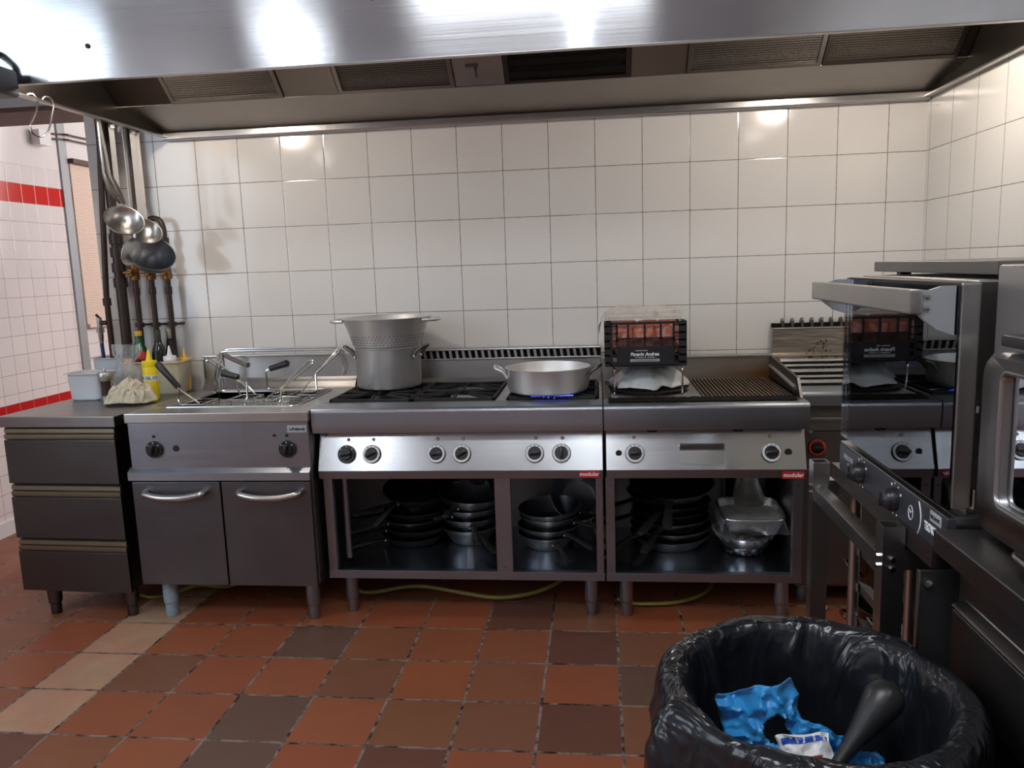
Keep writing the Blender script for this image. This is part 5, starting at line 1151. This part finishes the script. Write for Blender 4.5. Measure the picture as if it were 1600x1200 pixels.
ob = thing('steam_oven', 'second steel oven with a rounded dark window on the counter, cut by the photo edge', 'oven', (.95, 1.07, .90))
MB().box(.645, 1.25, .74, 1.355, .912, 1.352, .006).build('casing', M['steel_v'], ob)
def rrect(y0, y1, z0, z1, r, n=6):
    P = []
    for cy, cz, a0 in ((y1-r, z1-r, 0), (y0+r, z1-r, 90), (y0+r, z0+r, 180), (y1-r, z0+r, 270)):
        for k in range(n+1): a = rad(a0+90*k/n); P.append((cy+r*cos(a), cz+r*sin(a)))
    return P
def frame(name, x0, x1, o, i, mat, parent, crown=0):
    m = MB(); n = len(o)
    def ringv(P, x): return [m.bm.verts.new((x, p[0], p[1])) for p in P]
    c = ((o[0][0]+o[n//2][0])/2, (o[0][1]+o[n//2][1])/2)
    mid = [(p[0]+(c[0]-p[0])*.05, p[1]+(c[1]-p[1])*.05) for p in o]
    R = [ringv(o, x1), ringv(o, x0+.012), ringv(mid, x0), ringv(i, x0+.004), ringv(i, x1)]
    for A, B in zip(R, R[1:]):
        for k in range(n): m.bm.faces.new((A[k], A[(k+1) % n], B[(k+1) % n], B[k]))
    return m.build(name, M[mat], parent, angle=60)
od = rrect(.75, 1.290, .935, 1.222, .035); idr = rrect(.82, 1.230, .988, 1.195, .018)
df = frame('door', .596, .645, od, idr, 'counter', ob)
m = MB(); m.bm.faces.new([m.bm.verts.new((.612, p[0], p[1])) for p in idr]); m.bm.faces.new([m.bm.verts.new((.616, p[0], p[1])) for p in idr][::-1]); m.build('window_glass', M['oven_glass'], df)
m = MB(); m.bm.faces.new([m.bm.verts.new((.630, p[0], p[1])) for p in idr]); m.build('window_back', M['black_matt'], df)
m = MB(); m.tube([Vector((.602, p[0], p[1])) for p in idr], .004, 8, closed=True); m.build('window_trim', M['steel_v'], df)
MB().box(.60, .645, 1.00, 1.24, 1.232, 1.250, .004).build('top_latch', M['black'], ob)
m = MB(); m.tube(fillet([(.64, 1.21, .916), (.618, 1.20, .918), (.61, 1.0, .918), (.61, .80, .918)], .02), .006, 10); m.build('front_bar', M['steel_y'], ob)
for x, y in ((.70, 1.30), (.70, .80), (1.2, 1.30), (1.2, .80)): m = MB(); m.cyl((x, y, .8985), (x, y, .913), .016, seg=14); m.build('foot', M['black'], ob)

# ================================================================ WASTE BIN
BC = Vector((.338, 1.232, 0)); BR, BZ = .222, .672
bn = thing('waste_bin', 'round waste bin in the foreground lined with a black bag', 'bin', (BC.x, BC.y, 0))
m = MB(); m.lathe([(0, 0), (.165, 0), (.172, .006), (BR-.003, BZ-.012), (BR, BZ-.004), (BR-.002, BZ), (BR-.005, BZ-.006), (.166, .012), (0, .008)], BC, 48); m.build('bin_body', M['charcoal'], bn)
def folds(a, s):
    """sharp pleats: sum of ridged waves"""
    v = 0
    for f, w, ph in ((8, .55, .3), (13, .40, 1.7), (24, .22, 4.1)):
        x = noise.noise((cos(a)*f/5.5+s*3, sin(a)*f/5.5, s*1.5+ph)); v += w*(1-2*abs(x))
    return v-.5
# profile of the liner: inside bottom -> up the inside -> over the rim -> outside hem
prof = [(.0, .30), (.10, .30), (.155, .335), (.176, .42), (.190, .50), (.200, .57), (.206, .62), (.210, .655), (.213, .676), (.219, .686), (.228, .690), (.237, .686), (.243, .674), (.245, .655), (.247, .62), (.249, .56), (.250, .50), (.250, .44), (.252, .38), (.250, .33)]
amp = [.0, .004, .008, .012, .014, .014, .013, .010, .007, .005, .005, .006, .008, .011, .014, .017, .020, .024, .028, .034]
NP = len(prof)
m = MB(); NA = 220; rows = []
for j in range(NP*3-2):
    t = j/3; k = min(int(t), NP-2); f = t-k; r = prof[k][0]*(1-f)+prof[k+1][0]*f; z = prof[k][1]*(1-f)+prof[k+1][1]*f; am = amp[k]*(1-f)+amp[k+1]*f
    ring = []
    for i in range(NA):
        a = 2*pi*i/NA; fo = folds(a, z*(1.0 if k < 10 else 1.6)+(0 if k < 10 else 5)); rim = math.exp(-((z-.688)/.03)**2)
        rr_ = r - am*1.7*(fo+.55) if k < 10 else r+am*1.3*(fo+.3)
        lump_ = .030*math.exp(-((a-rad(200))/.16)**2)*max(0, min(1, (k-9)/5)) + .035*math.exp(-((a-rad(352 if a > pi else -8))/.20)**2)*max(0, min(1, (k-10)/5))*0.15
        zz = z + .006*rim*fo + (.05*noise.noise((cos(a)*2.2, sin(a)*2.2, 8)) if k >= NP-3 else 0)
        ring.append(m.bm.verts.new(BC+Vector(((rr_+lump_)*cos(a), (rr_+lump_)*sin(a), zz))) if r > 1e-5 else None)
    if r <= 1e-5: ring = [m.bm.verts.new(BC+Vector((0, 0, z)))]
    rows.append(ring)
for A, B in zip(rows, rows[1:]):
    for i in range(NA):
        i2 = (i+1) % NA
        if len(A) == 1: m.bm.faces.new((A[0], B[i2], B[i]))
        else: m.bm.faces.new((A[i], A[i2], B[i2], B[i]))
tag(m.build('bin_bag', M['bag'], None, angle=70, solid=.0008), 'black bin bag folded over the rim of the waste bin', 'bag')
# rubbish inside
lump('rubbish', (BC.x, BC.y, .40), .155, 'bag', None, 11, .16, (1, 1, .42)).name = 'rubbish_heap'
o = bpy.data.objects['rubbish_heap']; tag(o, 'dark crumpled rubbish filling the bottom of the bin', 'rubbish'); o['kind'] = 'stuff'
def sheet(name, label, c, ux, uy, w, h, seed, mat, curl=.06, fr=2.6, amp=.035, cat='plastic sheet', group=None, hole=None):
    c, ux, uy = Vector(c), Vector(ux).normalized(), Vector(uy).normalized(); n = ux.cross(uy)
    def fn(u, v):
        k = noise.fractal(Vector((u*fr+seed, v*fr, seed*1.7)), 1, 2, 4); k2 = 1-2*abs(noise.noise((u*fr*1.9+seed, v*fr*1.9, 3.3)))
        e = 1+.22*noise.noise((u*3+seed*2, v*3, 7))
        return c+ux*(u-.5)*w*e+uy*(v-.5)*h*e+n*(amp*k+amp*.5*k2-curl*((u-.5)**2)*4)
    m = MB(); m.grid(fn, 46, 46)
    if hole:
        ctr = fn(*hole[:2]); bmesh.ops.delete(m.bm, geom=[f for f in m.bm.faces if (f.calc_center_median()-ctr).length < hole[2]], context='FACES')
    o = m.build(name, M[mat], None, angle=50, solid=.0012); return tag(o, label, cat, group)
sheet('disposable_glove', 'crumpled bright blue plastic with a hole, left in the bin', (.275, 1.262, .585), (1, .12, .18), (-.18, .35, .9), .135, .125, 3, 'blue_glove', .05, 2.4, .032, 'glove', 'blue gloves in the bin', hole=(.62, .45, .026))
sheet('disposable_glove', 'crumpled blue plastic behind the black ladle handle', (.365, 1.25, .55), (1, -.1, -.25), (-.1, .5, .7), .10, .08, 9, 'blue_glove', .03, 2.8, .028, 'glove', 'blue gloves in the bin')
sheet('disposable_glove', 'small crumpled blue plastic at the right under the black ladle', (.425, 1.22, .535), (1, .1, -.2), (0, .6, .6), .10, .07, 14, 'blue_glove', .03, 2.8, .025, 'glove', 'blue gloves in the bin')
w = sheet('food_wrapper', 'white food wrapper with a red and blue print in the bin', (.325, 1.20, .562), (1, -.2, .25), (-.1, .55, .75), .085, .085, 21, 'wrap_white', .02, 2.2, .018, 'wrapper')
for mat, (u0, u1, v0, v1), nm in (('wrap_red', (.50, .80, .30, .62), 'red_print'), ('wrap_blue', (.12, .95, .82, .93), 'blue_print')):
    def fnp(u, v, u0=u0, u1=u1, v0=v0, v1=v1):
        uu, vv = u0+(u1-u0)*u, v0+(v1-v0)*v; c, ux, uy = Vector((.325, 1.20, .562)), Vector((1, -.2, .25)).normalized(), Vector((-.1, .55, .75)).normalized(); n = ux.cross(uy)
        k = noise.fractal(Vector((uu*2.2+21, vv*2.2, 21*1.7)), 1, 2, 4); k2 = 1-2*abs(noise.noise((uu*4.18+21, vv*4.18, 3.3))); e = 1+.22*noise.noise((uu*3+42, vv*3, 7))
        return c+ux*(uu-.5)*.085*e+uy*(vv-.5)*.085*e+n*(.018*k+.009*k2-.02*((uu-.5)**2)*4+.0012)
    m = MB(); m.grid(fnp, 16, 16); m.build(nm, M[mat], w, angle=60)
# black plastic ladle (scoop end up)
bl = thing('plastic_ladle', 'black plastic scoop with a bulbous shiny end leaning in the bin', 'scoop', (.40, 1.22, .55))
m = MB(); A, B = Vector((.372, 1.20, .562)), Vector((.478, 1.262, .668)); d = (B-A)
ctr = [A+d*t for t in (-.15, .1, .25, .4, .55, .68, .80, .90, .97, 1.0)]
m.tube(ctr, [.009, .012, .015, .019, .024, .029, .032, .029, .019, .004], 20); m.build('scoop_body', M['black'], bl)
